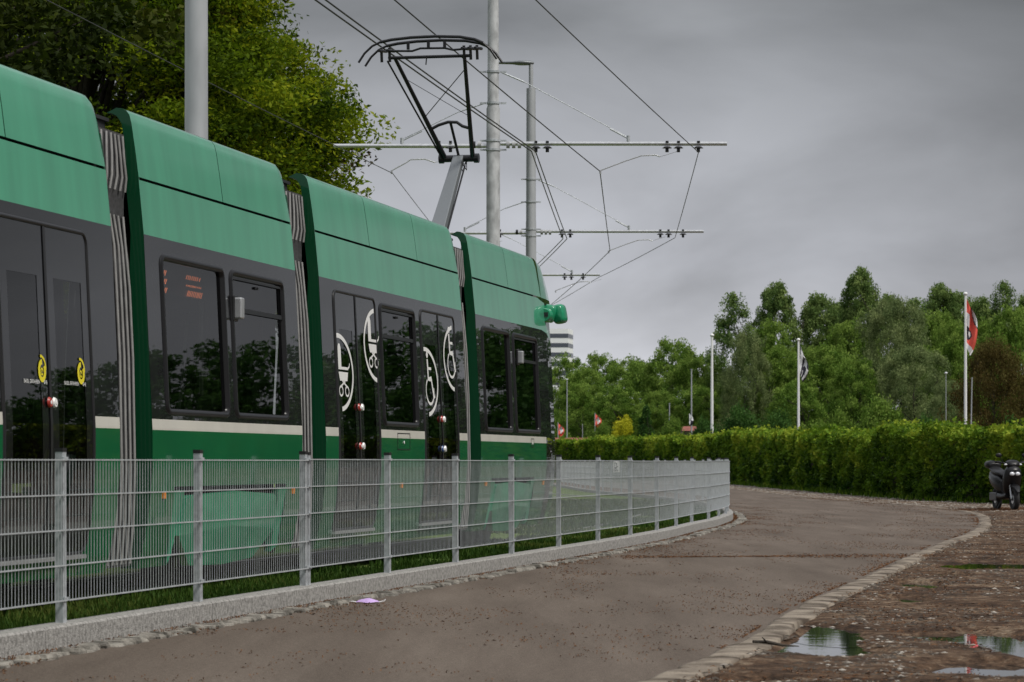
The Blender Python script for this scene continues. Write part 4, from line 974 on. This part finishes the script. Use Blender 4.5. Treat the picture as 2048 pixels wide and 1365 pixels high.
# --- big spring-green tree behind the tram on the left
def big_tree():
    X0, Y0 = -9.3, 60.; t = thing('oak_tree', 'huge spreading tree with yellow green spring leaves behind the tram', 'tree', (X0, Y0, 0))
    g_ = np.random.default_rng(11); C_ = []
    s = Y0/F
    # silhouette control: right edge of the crown in height (m) against radius to the right of the trunk
    edge = [(5.2, 5.6), (6.4, 6.6), (7.4, 6.0), (7.9, 6.9), (8.6, 6.4), (9.2, 5.6), (10, 5.0), (11, 4.5), (12.5, 3.8), (14, 3.2), (15.5, 1.6)]
    while len(C_) < 900:
        z = g_.uniform(4.2, 15.2); rmax = np.interp(z, [e[0] for e in edge], [e[1] for e in edge]); sil = g_.random() < .5; a = g_.uniform(-1.1, 1.1) if sil else g_.random()*2*math.pi
        rr = (rmax-.5)*(g_.uniform(.55, 1.0) if sil else (.25+.75*g_.random()**.45))*(1.0 if math.cos(a) > 0 else 1.25); C_.append((rr*math.cos(a), rr*math.sin(a)*.9, z, .45+.4*g_.random()))
    C_ = np.array(C_); n = 430000; k = g_.integers(0, len(C_), n); d = g_.normal(size=(n, 3)); d /= np.linalg.norm(d, axis=1)[:, None]
    p = C_[k, :3]+d*(g_.random(n)**.55*C_[k, 3]*1.25)[:, None]*np.array([1.2, 1.2, .55])
    ct = g_.random(len(C_))*.7+.05; tint = ct[k]+g_.normal(size=n)*.13
    red = (g_.random(len(C_)) < .08)
    q = ~red[k]
    leaves('crown', p[q], (.08+.08*g_.random(q.sum())), tint[q], 'leaf_spring', t, .45)
    leaves('reddish_leaves', p[~q], (.08+.08*g_.random((~q).sum())), tint[~q], 'leaf_copper', t, .45)
    m = trunk_mesh(14.5, 3.5, .38, C_[:, :3], 5, 60, .30); m.build('trunk', 'bark', t)
big_tree()
def side_tree(X0, Y0, H, Rr, label, sd, mt='leaf_spring'):
    t = thing('oak_tree', label, 'tree', (X0, Y0, 0), 0)
    p, tn, C_ = crown_pts(H, 3., Rr, 'round', 330, 80000, 0, .16, sd); leaves('crown', p, .12+.09*rng.random(len(p)), tn*.8, mt, t, .5)
    trunk_mesh(H, 3., .3, C_, sd, 40).build('trunk', 'bark', t)
side_tree(-11.3, 47, 15, 5.0, 'tree filling the top left corner behind the tram, its leaves painted dark as shade', 21, 'leaf_painted_shade')
side_tree(-13.5, 68, 17, 7.5, 'tree behind the one painted dark in the top left corner, shaded by colour too', 23, 'leaf_painted_shade')
side_tree(-12.0, 78, 17, 5.6, 'tall tree hidden behind the huge spreading tree, seen through its gaps', 22)
# --- hedge
hp = resample([Vector(p) for p in hpts], .5)
hroot = thing('hedge', 'long clipped beech hedge with yellow green new leaves beyond the road', 'hedge', (hp[0].x, hp[0].y, 0))
hx = np.array([p.x for p in hp]); hy = np.array([p.y for p in hp]); hoff = offset(hp, 1.); ox = np.array([p.x for p in hoff])-hx; oy = np.array([p.y for p in hoff])-hy
def hheight(Y): return np.interp(Y, [50, 66, 77, 95, 110, 139, 200, 225], [2.0, 1.9, 1.95, 1.98, 2.1, 2.35, 2.5, 2.6])
def hedge_leaves(i0, i1, per_m2, size, seed):
    g_ = np.random.default_rng(seed); n = int((i1-i0)*.5*2.9*per_m2); s = i0+g_.random(n)*(i1-i0-1); k = s.astype(int); fr = s-k
    x = hx[k]+(hx[k+1]-hx[k])*fr; y = hy[k]+(hy[k+1]-hy[k])*fr; H = hheight(y)+.30*vnoise(s*.5, y*0, .4, 8)+.22*vnoise(s*.5, y*0, 1.5, 9)
    u = g_.random(n)*2.9; front = u < 2.1; z = np.where(front, H*(g_.random(n)**.85), H-.03+g_.normal(size=n)*.05)
    bulge = .42*vnoise(s*.5, z*1.9, .8, 12)+.34*vnoise(s*.5, z*1.3, 2.2, 13); dpt = np.where(front, -.04-.22*g_.random(n)+bulge, -g_.random(n)*1.1)
    # path runs far along; +offset is to the right, road is on the left of the hedge (towards -x)
    x2 = x+ox[k]*(-dpt); y2 = y+oy[k]*(-dpt)
    z = z+np.where(front, 0, .1*vnoise(x*3, y*3, 1, 14)); z = np.maximum(z, .03)
    tuft = (g_.random(n) < .10) & ~front; z = z+np.where(tuft, g_.random(n)*.22, 0)
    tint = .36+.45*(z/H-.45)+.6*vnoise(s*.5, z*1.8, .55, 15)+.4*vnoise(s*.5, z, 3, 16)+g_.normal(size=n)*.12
    p = np.stack([x2-hp[0].x, y2-hp[0].y, z], 1); return p, size*(.7+.6*g_.random(n)), tint
far_i = next(i for i, p in enumerate(hp) if p.y > 100); n_i = len(hp)
parts_ = [hedge_leaves(0, far_i, 480, .11, 31), hedge_leaves(far_i, n_i, 220, .17, 32)]
# tall growth seen at the front of the hedge has its own tips
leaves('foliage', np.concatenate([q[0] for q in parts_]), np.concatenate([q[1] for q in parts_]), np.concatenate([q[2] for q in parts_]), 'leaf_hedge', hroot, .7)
cm = MB(); rows = []
for k in range(0, len(hp), 2):
    H = float(hheight(hp[k].y))-.35; a = (hx[k]+ox[k]*.45-hp[0].x, hy[k]+oy[k]*.28-hp[0].y); b = (hx[k]+ox[k]*1.0-hp[0].x, hy[k]+oy[k]*1.0-hp[0].y)
    rows.append([(a[0], a[1], 0), (a[0], a[1], H), (b[0], b[1], H), (b[0], b[1], 0)])
cm.grid(rows, 0, False); cm.build('light_block_core', 'bark', hroot)  # solid dark core added inside the hedge to stop light passing through
# --- the wood to the right of the frame, mirrored in the tram side
def far_wood():
    g_ = np.random.default_rng(41); P_ = []; T_ = []; S_ = []
    for k in range(110):
        a = R(11.5+48*k/110+g_.uniform(-.5, .5)); D = g_.uniform(150, 190); H = g_.uniform(8.8, 11.2)*D/165*(1.28 if a < R(18) else 1.08 if a < R(27) else 1); cx, cy = D*math.sin(a), D*math.cos(a)
        p, t_, _ = crown_pts(H, .3, H*g_.uniform(.22, .40), 'round' if g_.random() < .5 else 'poplar', 60, 3600, 0, .26, 100+k)
        P_.append(p+np.array([cx, cy, 0])); T_.append(t_); S_.append(np.full(len(p), .034*H))
    o = leaves('wood', np.concatenate(P_), np.concatenate(S_), np.concatenate(T_), 'leaf_dark'); tag(o, 'mixed green wood beyond the open ground, mirrored in the tram windows', 'wood', kind='stuff')
far_wood()
# --- grass
def grass():
    g_ = np.random.default_rng(51); V = []; T_ = []
    n = 70000; y = 13+(g_.random(n)**1.5)*62; fx = np.array([at_Y(fpath, v) for v in np.arange(10, 80, .5)]); xe = np.interp(y, np.arange(10, 80, .5), fx)
    d = .09+g_.random(n)**1.3*np.where(y < 40, 1.6, 4.5); x = xe-d
    bare = vnoise(x, y, 1.3, 52) < -.22-.0*y; keep = ~((bare | (d < .25+.2*vnoise(x, y, 2, 53))) & (y > 24)); x, y = x[keep], y[keep]; n = len(x)
    h = .035+.05*g_.random(n); w_ = .006+.0003*y; a = g_.random(n)*6.28; lx = g_.normal(size=n)*.02; ly = g_.normal(size=n)*.02; z0 = np.full(n, .04)
    v = np.stack([np.stack([x-w_*np.cos(a), y-w_*np.sin(a), z0], 1), np.stack([x+w_*np.cos(a), y+w_*np.sin(a), z0], 1), np.stack([x+lx, y+ly, z0+h], 1)], 1).reshape(-1, 3)
    tint = .45+.5*vnoise(x, y, .6, 54)+g_.normal(size=n)*.15
    tag(np_mesh('grass', v, 3, 'grass_blade', tint), 'short dark green grass growing along the tram track behind the fence', 'grass', kind='stuff')
    # weeds at the foot of the hedge
    n = 4500; s = g_.random(n)*(len(hp)-2); k = s.astype(int); x = hx[k]-.05-ox[k]*g_.random(n)*.5-.1; y = hy[k]+(s-k)*.5; kk = (y > 60) & (y < 150); x, y = x[kk], y[kk]; n = len(x)
    h = .05+.18*g_.random(n)*np.clip(1-(.0), .3, 1); a = g_.random(n)*6.28; w_ = .02
    v = np.stack([np.stack([x-w_*np.cos(a), y-w_*np.sin(a), 0*x], 1), np.stack([x+w_*np.cos(a), y+w_*np.sin(a), 0*x], 1), np.stack([x+g_.normal(size=n)*.05, y+g_.normal(size=n)*.05, h], 1)], 1).reshape(-1, 3)
    tag(np_mesh('weeds', v, 3, 'leaf_hedge', .25+.2*g_.normal(size=n)), 'green weeds sprouting at the foot of the hedge', 'weeds', kind='stuff')
grass()
# --- gravel and litter
def pebbles(name, x, y, z, s, tint, mat, label, cat):
    n = len(x); g_ = np.random.default_rng(61)
    base = np.array([[1, 0, 0], [0, 1, 0], [-1, 0, 0], [0, -1, 0], [0, 0, .28]])
    j = base[None]*(1+.6*(g_.random((n, 5, 3))-.5)); a = g_.random(n)*6.28; ca, sa = np.cos(a), np.sin(a)
    j = j*s[:, None, None]; j[:, :, 1] *= .75
    X = j[:, :, 0]*ca[:, None]-j[:, :, 1]*sa[:, None]+x[:, None]; Y = j[:, :, 0]*sa[:, None]+j[:, :, 1]*ca[:, None]+y[:, None]; Z = j[:, :, 2]+z[:, None]
    v = np.stack([X, Y, Z], 2); f = [(0, 1, 4), (1, 2, 4), (2, 3, 4), (3, 0, 4)]
    vv = np.stack([v[:, i] for q in f for i in q], 1).reshape(-1, 3)
    return tag(np_mesh(name, vv, 3, mat, np.repeat(tint, 4)), label, cat, kind='stuff')
def scatter():
    g_ = np.random.default_rng(71)
    n = 90000; y = 12+g_.random(n)**1.4*60; ky = np.interp(y, np.arange(10, 80, .5), [at_Y(kpath, v) for v in np.arange(10, 80, .5)]); x = ky+.12+g_.random(n)**1.3*(4.5+.07*y)
    m_ = vnoise(x, y, 1.6, 72)+.6*vnoise(x, y, 5, 73) > -.02; x, y = x[m_], y[m_]; z = dirt_h(x, y); k = z > -.01; x, y, z = x[k], y[k], z[k]; n = len(x)
    s = .006+.022*g_.random(n)**3.5+.0001*y; tint = .03+.9*g_.random(n)**4.5
    pebbles('gravel', x, y, z, s, tint, 'stone_tint', 'loose pale stones scattered over the brown dirt verge', 'gravel')
    # far verge along the hedge
    n = 9000; y = 60+g_.random(n)*75; ky = np.interp(y, np.arange(50, 140, .5), [at_Y(kpath, v) for v in np.arange(50, 140, .5)]); x = ky+.1+g_.random(n)*2.2; z = dirt_h(x, y)
    pebbles('gravel', x, y, z, .02+.03*g_.random(n)**2, .3+.6*g_.random(n), 'stone_tint', 'pale stones on the strip between kerb and hedge', 'gravel')
    # needles and dead bits on the road
    def needles(x, y, z0, name, label, ln=(.008, .034)):
        n = len(x); a = g_.random(n)*6.28; l = ln[0]+(ln[1]-ln[0])*g_.random(n)**2; w_ = .0018+.003*g_.random(n)+.00006*y; dx, dy = np.cos(a)*l/2, np.sin(a)*l/2; nx_, ny_ = -np.sin(a)*w_, np.cos(a)*w_; h = .004+.008*g_.random(n)
        z = z0
        v = np.stack([np.stack([x-dx, y-dy, z+0*x], 1), np.stack([x+nx_, y+ny_, z+h], 1), np.stack([x+dx, y+dy, z+0*x+.001], 1), np.stack([x-nx_, y-ny_, z+h*.6], 1)], 1).reshape(-1, 3)
        tag(np_mesh(name, v, 4, 'litter_tint', .25+.6*g_.random(n)), label, 'leaf litter', kind='stuff')
    yv = np.arange(8, 110, .5); fl = np.array([at_Y(fpath, v) for v in yv]); fr_ = np.array([at_Y(kpath, v) for v in yv])
    n = 60000; y = 12+g_.random(n)**1.2*75; L_, R__ = np.interp(y, yv, fl)+.3, np.interp(y, yv, fr_)-.12; t_ = g_.random(n)
    side = g_.random(n); d = np.where(side < .36, (g_.random(n)**3.2)*1.6, np.where(side < .62, (R__-L_)-(g_.random(n)**3)*1.5, (R__-L_)*t_)); x = L_+d
    cl = vnoise(x, y*.5, 1.8, 74)+.5*vnoise(x, y*.6, 6, 75); k = (cl > .34) | ((side < .62) & (cl > .0)); x, y = x[k], y[k]
    needles(x, y, .004, 'leaf_litter', 'brown dead leaf bits and needles strewn over the asphalt road')
    n = 2500; x = 1.2+g_.random(n)*4.0; y = 31.2+.15*x+g_.normal(size=n)*.22*(1+.8*np.sin(x*2)); needles(x, y, .005, 'leaf_litter', 'thin brown line of dead needles washed across the road', (.015, .05))
    n = 26000; y = 12+g_.random(n)**1.3*45; xk = np.interp(y, yv, fr_); x = xk+.1+g_.random(n)*5; k = vnoise(x, y, 1.1, 77)+.4*vnoise(x, y, 4, 78) > -.05; x, y = x[k], y[k]; needles(x, y, dirt_h(x, y)+.004, 'leaf_litter', 'dead brown leaf bits scattered on the dirt verge', (.015, .06))
    n = 9000; y = 62+g_.normal(size=n)*.7; x = 9.7+g_.random(n)*3.5; y = y+(x-9.7)*.25; needles(x, y, dirt_h(x, y)+.01, 'leaf_litter', 'orange brown needle drift in front of the hedge near the scooter', (.02, .07))
    n = 16000; y = 24+g_.random(n)*30; xx = np.interp(y, yv, fl)-.08-g_.random(n)**2*.6; k = vnoise(xx, y, 1.4, 91) > -.15; xx, y = xx[k], y[k]; needles(xx, y, .052, 'leaf_litter', 'dry brown leaf drift on the lawn behind the plinth wall', (.02, .06))
    n = 9000; s = g_.random(n); y = 12+s*60; xx = np.interp(y, yv, fl)+.10+g_.random(n)*.12; needles(xx, y, .012, 'leaf_litter', 'dead leaf bits caught between the plinth wall and the cobble edge')
scatter()
# ================================================================== small things
# lilac face mask on the road
Ym = EYE*F/(1207-HZ); Xm = (735-1024)*Ym/F
mk = thing('face_mask', 'crumpled lilac disposable face mask lying on the asphalt near the cobble edge', 'face mask', (Xm, Ym, .004), R(4))
m = MB(); rows = []
for i_ in range(13):
    t = i_/12; ww = .045*math.sin(math.pi*min(max(t, .06), .94))**.6; rows.append([(-.09+.18*t, ww*(j/6*2-1), .004+.028*math.sin(math.pi*j/6)*math.sin(math.pi*t)**.7+.003*math.sin(j*3+t*9)) for j in range(7)])
m.grid(rows, 0, True); m.build('cloth', 'mask_lilac', mk)
for s in (-1, 1): MB().tube([(s*.085, -.02, .006), (s*.125, -.01, .012), (s*.135, .0, .025 if s > 0 else .006), (s*.11, .02, .012), (s*.085, .02, .006)], .0022, 5).build('ear_loop', 'mask_loop', mk)
# twig
Yt = EYE*F/(1296-HZ); Xt = (1545-1024)*Yt/F
m = MB(); m.tube([(-.11, 0, .035), (-.03, .04, .03), (.06, -.02, .015), (.15, .01, .008)], [.009, .012, .008, .003], 6); m.tube([(-.03, .03, .03), (-.06, -.02, .06)], [.006, .003], 5)
o = m.build('twig', 'bark'); o.location = (Xt, Yt, .0); tag(o, 'dark broken twig beside the kerb next to the long puddle', 'twig')
Yt = EYE*F/(1302-HZ); Xt = (1946-1024)*Yt/F
m = MB(); m.grid([[(-.03+.02*i_, -.03+.03*j, .004+.012*((i_+j) % 2)+.006*i_) for j in range(3)] for i_ in range(4)], 0, False); o = m.build('litter_scrap', 'litter_red'); o.location = (Xt, Yt, .0); tag(o, 'small crumpled red wrapper at the edge of the large puddle', 'wrapper')
# flags and poles
def cloth(mb, x0, z0, x1, drop, hoist, fold, patf, seed=0, lean=0.):
    """limp flag: hoist along the pole, fly edge sagging"""
    nu_, nv_ = 16, 26; rows = []
    for i_ in range(nu_+1):
        u = i_/nu_; row = []
        for j in range(nv_+1):
            v = j/nv_
            w_ = x1*u*(math.sin(math.pi*(.12+.80*v)))**.8; z = z0-hoist*v-drop*u*(.9-.35*v); yy_ = fold*math.sin(u*9+v*4+seed)*u+.03*math.sin(v*11+u*5); row.append((x0+w_+.02*math.sin(v*9)*u, yy_, z))
        rows.append(row)
    b = len(mb.v); mb.v += [p for r in rows for p in r]
    for i_ in range(nu_):
        for j in range(nv_):
            mb.f.append((b+i_*(nv_+1)+j, b+i_*(nv_+1)+j+1, b+(i_+1)*(nv_+1)+j+1, b+(i_+1)*(nv_+1)+j)); mb.m.append(patf((i_+.5)/nu_, (j+.5)/nv_)); mb.sm.append(True)
def flagpole(px, top, Y, r, label, group=None):
    s = Y/F; X = (px-1024)*s; H = EYE+(HZ-top)*s; o = thing('flagpole', label, 'flagpole', (X, Y, 0), 0, group)
    MB().tube([(0, 0, 0), (0, 0, H*.5), (0, 0, H-.03)], [r*1.1, r, r*.75], 12).build('pole', 'white_paint', o)
    m = MB(); ellipsoid(m, (0, 0, H), (r*1.5, r*1.5, r*1.2)); m.build('finial', 'white_paint', o); return X, H
X, H = flagpole(1424, 671, 170, .085, 'bare white flagpole without a flag')
X, H = flagpole(1597, 680, 135, .06, 'white flagpole carrying the black and white flag')
def pat_bw(u, v): return 1 if ((math.sin(u*13+v*5) > .25) ^ (v > .55 and u > .45)) else 0
m = MB(); cloth(m, .06, -.15, .42, .75, 1.45, .10, pat_bw, 1); o = m.build('flag', ['flag_white', 'flag_black']); o.location = (X, 135, H); tag(o, 'limp black and white patterned flag hanging from a white pole', 'flag')
X, H = flagpole(1931, 588, 112, .058, 'white flagpole carrying the red flag')
def pat_red(u, v):
    if v > .87: return 1
    if u < .28 and .28 < v < .62: return 1 if (v < .52) else 2
    d = math.hypot((u-.30)*.9, (v-.66)*1.6)
    if d < .16: return 2 if d > .09 else 1
    d = math.hypot((u-.95)*.9, (v-.20)*1.5)
    if d < .33: return 2 if d > .27 else 1
    if u < .22 and .55 < v < .8: return 2
    return 0
m = MB(); cloth(m, .05, -.2, .44, .50, 1.95, .14, pat_red, 2); o = m.build('flag', ['flag_red', 'flag_white', 'flag_black']); o.location = (X, 112, H); tag(o, 'limp red flag with white and black round motif on a white pole', 'flag')
def pat_swiss(u, v): return 1 if (abs(u-.5) < .10 and abs(v-.5) < .3) or (abs(v-.5) < .12 and abs(u-.5) < .3) else 0
for (px, tp, Y, lb, lf) in ((1190, 826, 205, 'short pole of the small red and white cross flag', 'small red flag with a white cross beside the yellow shrub'), (1116, 845, 208, 'short pole beside the tram nose', 'small red and white flag next to the tram nose')):
    s = Y/F; X = (px-1024)*s; H = EYE+(HZ-tp)*s; o = thing('flagpole', lb, 'flagpole', (X, Y, 0)); MB().tube([(0, 0, 0), (0, 0, H)], .03, 8).build('pole', 'pole_grey', o)
    m = MB(); cloth(m, .03, -.05, .45, .25, .85, .06, pat_swiss, 3); f_ = m.build('flag', ['flag_red', 'flag_white']); f_.location = (X, Y, H); tag(f_, lf, 'flag')
s = 200/F; m = MB(); cloth(m, .03, -.05, .3, .2, .8, .05, lambda u, v: 1 if v > .5 and u > .3 else 0, 5); f_ = m.build('flag', ['flag_white', 'flag_black']); f_.location = ((1376-1024)*s, 199, EYE+(HZ-826)*s); tag(f_, 'small white flag on the thin grey pole left of the bare white flagpole', 'flag')
def thin_pole(px, top, Y, r, label, lamp=False, lean=0, mat='pole_grey'):
    s = Y/F; X = (px-1024)*s; H = EYE+(HZ-top)*s; o = thing('lamp_post' if lamp else 'pole', label, 'lamp post' if lamp else 'pole', (X, Y, 0))
    MB().tube([(-lean, 0, 0), (0, 0, H)], [r, r*.7], 8).build('shaft', mat, o)
    if lamp: m = MB(); ellipsoid(m, (0, 0, H+.03), (max(.06, r*2), max(.06, r*2), .05)); m.build('lamp_head', 'lamp_glass', o)
    else: m = MB(); m.tube([(0, 0, H), (0, 0, H+.05)], r*1.1, 8); m.build('cap', mat, o)
thin_pole(1134, 760, 214, .05, 'thin lamp post in front of the wood near the tram nose', True)
thin_pole(1383, 740, 200, .06, 'thin grey pole carrying the small white flag')
thin_pole(1339, 808, 205, .05, 'short grey post above the round green shrub')
thin_pole(1892, 748, 120, .02, 'slim lamp post left of the red flag pole', True)
thin_pole(1944, 758, 110, .03, 'thin leaning pole right of the red flag pole', lean=.08)
thin_pole(1165, 850, 205, .03, 'short post left of the small cross flag')
# garden buildings
def shed(px0, px1, ytop, Y, depth, label, ybase=HZ):
    s = Y/F; x0, x1 = (px0-1024)*s, (px1-1024)*s; H = EYE+(HZ-ytop)*s; o = thing('garden_shed', label, 'shed', ((x0+x1)/2, Y, 0)); w_ = x1-x0
    m = MB(); m.box((0, 0, (H-.35)/2), (w_*.92, depth*.9, H-.35)); m.build('wall', 'kerb_stone', o)
    m = MB(); m.add([(-w_/2, -depth/2, H-.35), (w_/2, -depth/2, H-.35), (w_/2, depth/2, H-.35), (-w_/2, depth/2, H-.35), (-w_/2, 0, H), (w_/2, 0, H)], [(0, 1, 5, 4), (2, 3, 4, 5), (0, 4, 3), (1, 2, 5), (3, 2, 1, 0)]); m.build('roof', 'red_roof', o)
    m = MB(); m.box((w_*.2, -depth*.45-.005, .9), (.7, .04, 1.7)); m.build('door', 'bark', o)
shed(1108, 1176, 876, 203, 3, 'low garden shed with red brown roof beside the tram nose'); shed(1362, 1392, 853, 208, 3, 'small garden shed with red roof left of the bare flagpole')
# white tower block
Yb = 1000; s = Yb/F; bx0, bx1 = (1040-1024)*s, (1136-1024)*s; Hb = EYE+(HZ-658)*s
tb = thing('tower_block', 'distant white tower block with dark window bands above the trees', 'building', ((bx0+bx1)/2, Yb, 0)); wb = bx1-bx0; dep = 12.
def obox(mb, x0, x1, y0, y1, z0, z1): mb.box(((x0+x1)/2, (y0+y1)/2, (z0+z1)/2), (x1-x0, y1-y0, z1-z0))
# the visible narrow right face is turned towards the camera by a parallelogram plan
def tplan(x0, x1, z0, z1, e=0.): 
    sh = 2.0
    return [(x0-e, -e, z0), (x1+e, -e, z0), (x1+sh+e, dep, z0), (x0+sh-e, dep, z0), (x0-e, -e, z1), (x1+e, -e, z1), (x1+sh+e, dep, z1), (x0+sh-e, dep, z1)]
BF = [(0, 3, 2, 1), (4, 5, 6, 7), (0, 1, 5, 4), (1, 2, 6, 5), (2, 3, 7, 6), (3, 0, 4, 7)]
m = MB(); m.add(tplan(-wb/2, wb/2, 0, Hb), BF); m.build('wall', 'plaster_white', tb)
for k in range(6):
    z1 = Hb-1.7-k*3.3; m = MB(); m.add(tplan(-wb/2, wb/2, z1-1.5, z1, .06), BF); m.build('window_band', 'window_dark', tb)
m = MB(); obox(m, -1, 2, 3, 8, Hb, Hb+.5); m.build('roof_plant', 'pole_grey', tb)
# small notice plate on the far stretch of the fence
kx = min(range(len(fpath)), key=lambda i: abs((fpath[i].x*F/fpath[i].y+1024)-1236)+(0 if fpath[i].y > 60 else 900)); q = fpath[kx]
ns = thing('notice_plate', 'small white notice plate with dark print on the far stretch of the fence', 'sign', (q.x-.05, q.y-.02, .72)); 
m = MB(); m.box((0, -.03, .2), (.19, .006, .34)); m.build('plate', 'white_paint', ns)
m = MB(); 
for (x, z, a, b) in ((-.03, .30, .05, .02), (0, .27, .02, .08), (.02, .20, .06, .02), (-.02, .16, .05, .04), (0, .10, .1, .015), (0, .07, .1, .012), (-.06, .2, .012, .3)): m.box((x, -.036, z), (a, .003, b))
m.build('print', 'rubber', ns)
# ================================================================== scooter
def scooter():
    Y = 62.; X = (2011-1024)*Y/F; sc = thing('motor_scooter', 'black motor scooter parked in front of the hedge at the right edge', 'scooter', (X, Y, 0), R(9)); sc.scale = (.95, .95, 1.0)
    # local: front towards -y
    def wheel(y, nm='wheel'):
        m = MB(); rows = []
        for i_ in range(29):
            a = 2*math.pi*i_/28; rows.append([(.055*math.cos(2*math.pi*j/10), y+(.215+.05*math.sin(2*math.pi*j/10))*math.cos(a), .255+(.20+.055*math.sin(2*math.pi*j/10))*math.sin(a)) for j in range(11)])
        m.grid(rows, 0, True); w_ = m.build(nm, 'tyre', sc)
        m = MB(); m.tube([(-.03, y, .255), (.03, y, .255)], .15, 16); m.tube([(-.07, y, .255), (.07, y, .255)], .035, 10); m.build('rim', 'scooter_grey', w_)
        m = MB(); m.tube([(-.045, y, .255), (-.04, y, .255)], .10, 16); m.build('brake_disc', 'aluminium', w_)
    wheel(-.62); wheel(.60)
    def loft(secs, mat, nm, parent=sc, n=12, power=.8):
        m = MB(); rows = []
        for (cy, cz, wx, wz) in secs:
            rows.append([(wx*math.copysign(abs(math.cos(2*math.pi*k/n))**power, math.cos(2*math.pi*k/n)), cy, cz+wz*math.copysign(abs(math.sin(2*math.pi*k/n))**power, math.sin(2*math.pi*k/n))) for k in range(n+1)])
        m.grid(rows, 0, True); m.add(rows[0][:-1], [tuple(range(n))]); m.add(rows[-1][:-1], [tuple(range(n-1, -1, -1))]); return m.build(nm, mat, parent)
    loft([(-.90, .40, .03, .02), (-.80, .50, .08, .03), (-.62, .545, .09, .035), (-.45, .52, .085, .035), (-.36, .42, .07, .03)], 'scooter_black', 'front_mudguard')
    loft([(-.66, .84, .06, .05), (-.62, .82, .15, .14), (-.54, .76, .20, .22), (-.44, .68, .22, .30), (-.36, .60, .19, .28), (-.32, .5, .14, .2)], 'scooter_grey', 'front_apron')
    loft([(-.38, .33, .15, .06), (-.1, .30, .17, .07), (.2, .32, .16, .08)], 'scooter_black', 'footboard')
    loft([(.05, .52, .10, .16), (.2, .58, .17, .2), (.5, .64, .18, .17), (.8, .72, .13, .12), (1.0, .80, .05, .05)], 'scooter_grey', 'rear_body')
    loft([(.02, .76, .08, .03), (.12, .80, .14, .05), (.45, .83, .16, .055), (.72, .90, .14, .06), (.9, .93, .10, .04)], 'scooter_black', 'seat')
    loft([(.74, .97, .12, .05), (.78, .99, .17, .09), (1.02, 1.0, .17, .09), (1.07, .98, .13, .06)], 'scooter_black', 'top_case')
    loft([(-.60, .98, .05, .03), (-.56, 1.0, .15, .07), (-.46, 1.02, .17, .085), (-.36, 1.0, .10, .05)], 'scooter_black', 'handlebar_cowl')
    m = MB(); m.tube([(-.34, -.36, 1.05), (-.15, -.42, 1.03), (.15, -.42, 1.03), (.34, -.36, 1.05)], .018, 8); m.build('handlebar', 'scooter_black', sc)
    for s in (-1, 1):
        m = MB(); m.tube([(s*.24, -.38, 1.05), (s*.37, -.33, 1.055)], .026, 8); m.build('grip', 'tyre', sc)
        m = MB(); m.tube([(s*.20, -.42, 1.04), (s*.28, -.44, 1.17)], .008, 6); ellipsoid(m, (s*.31, -.44, 1.2), (.075, .02, .05)); m.build('mirror', 'scooter_black', sc)
        m = MB(); m.tube([(s*.07, -.62, .26), (s*.075, -.50, .62)], .022, 8); m.build('fork_leg', 'aluminium', sc)
        m = MB(); ellipsoid(m, (s*.065, -.655, .80), (.06, .03, .042)); m.build('headlight', 'lamp_glass', sc)
        m = MB(); ellipsoid(m, (s*.17, -.52, 1.0), (.04, .04, .022)); m.build('indicator', 'lamp_glass', sc)
    m = MB(); m.tube([(.14, .35, .3), (.17, .6, .34), (.17, .9, .45)], [.03, .05, .055], 10); m.build('exhaust', 'panto_dark', sc)
    m = MB(); m.box((-.08, .5, .3), (.12, .5, .18)); m.build('engine', 'panto_dark', sc, bevel=.02)
    m = MB(); m.tube([(-.05, .15, .22), (-.18, .12, .0)], .012, 6); m.build('stand', 'panto_dark', sc)
    m = MB(); m.box((.09, -.56, .47), (.02, .04, .05)); m.build('reflector', 'orange_lens', sc)
scooter()
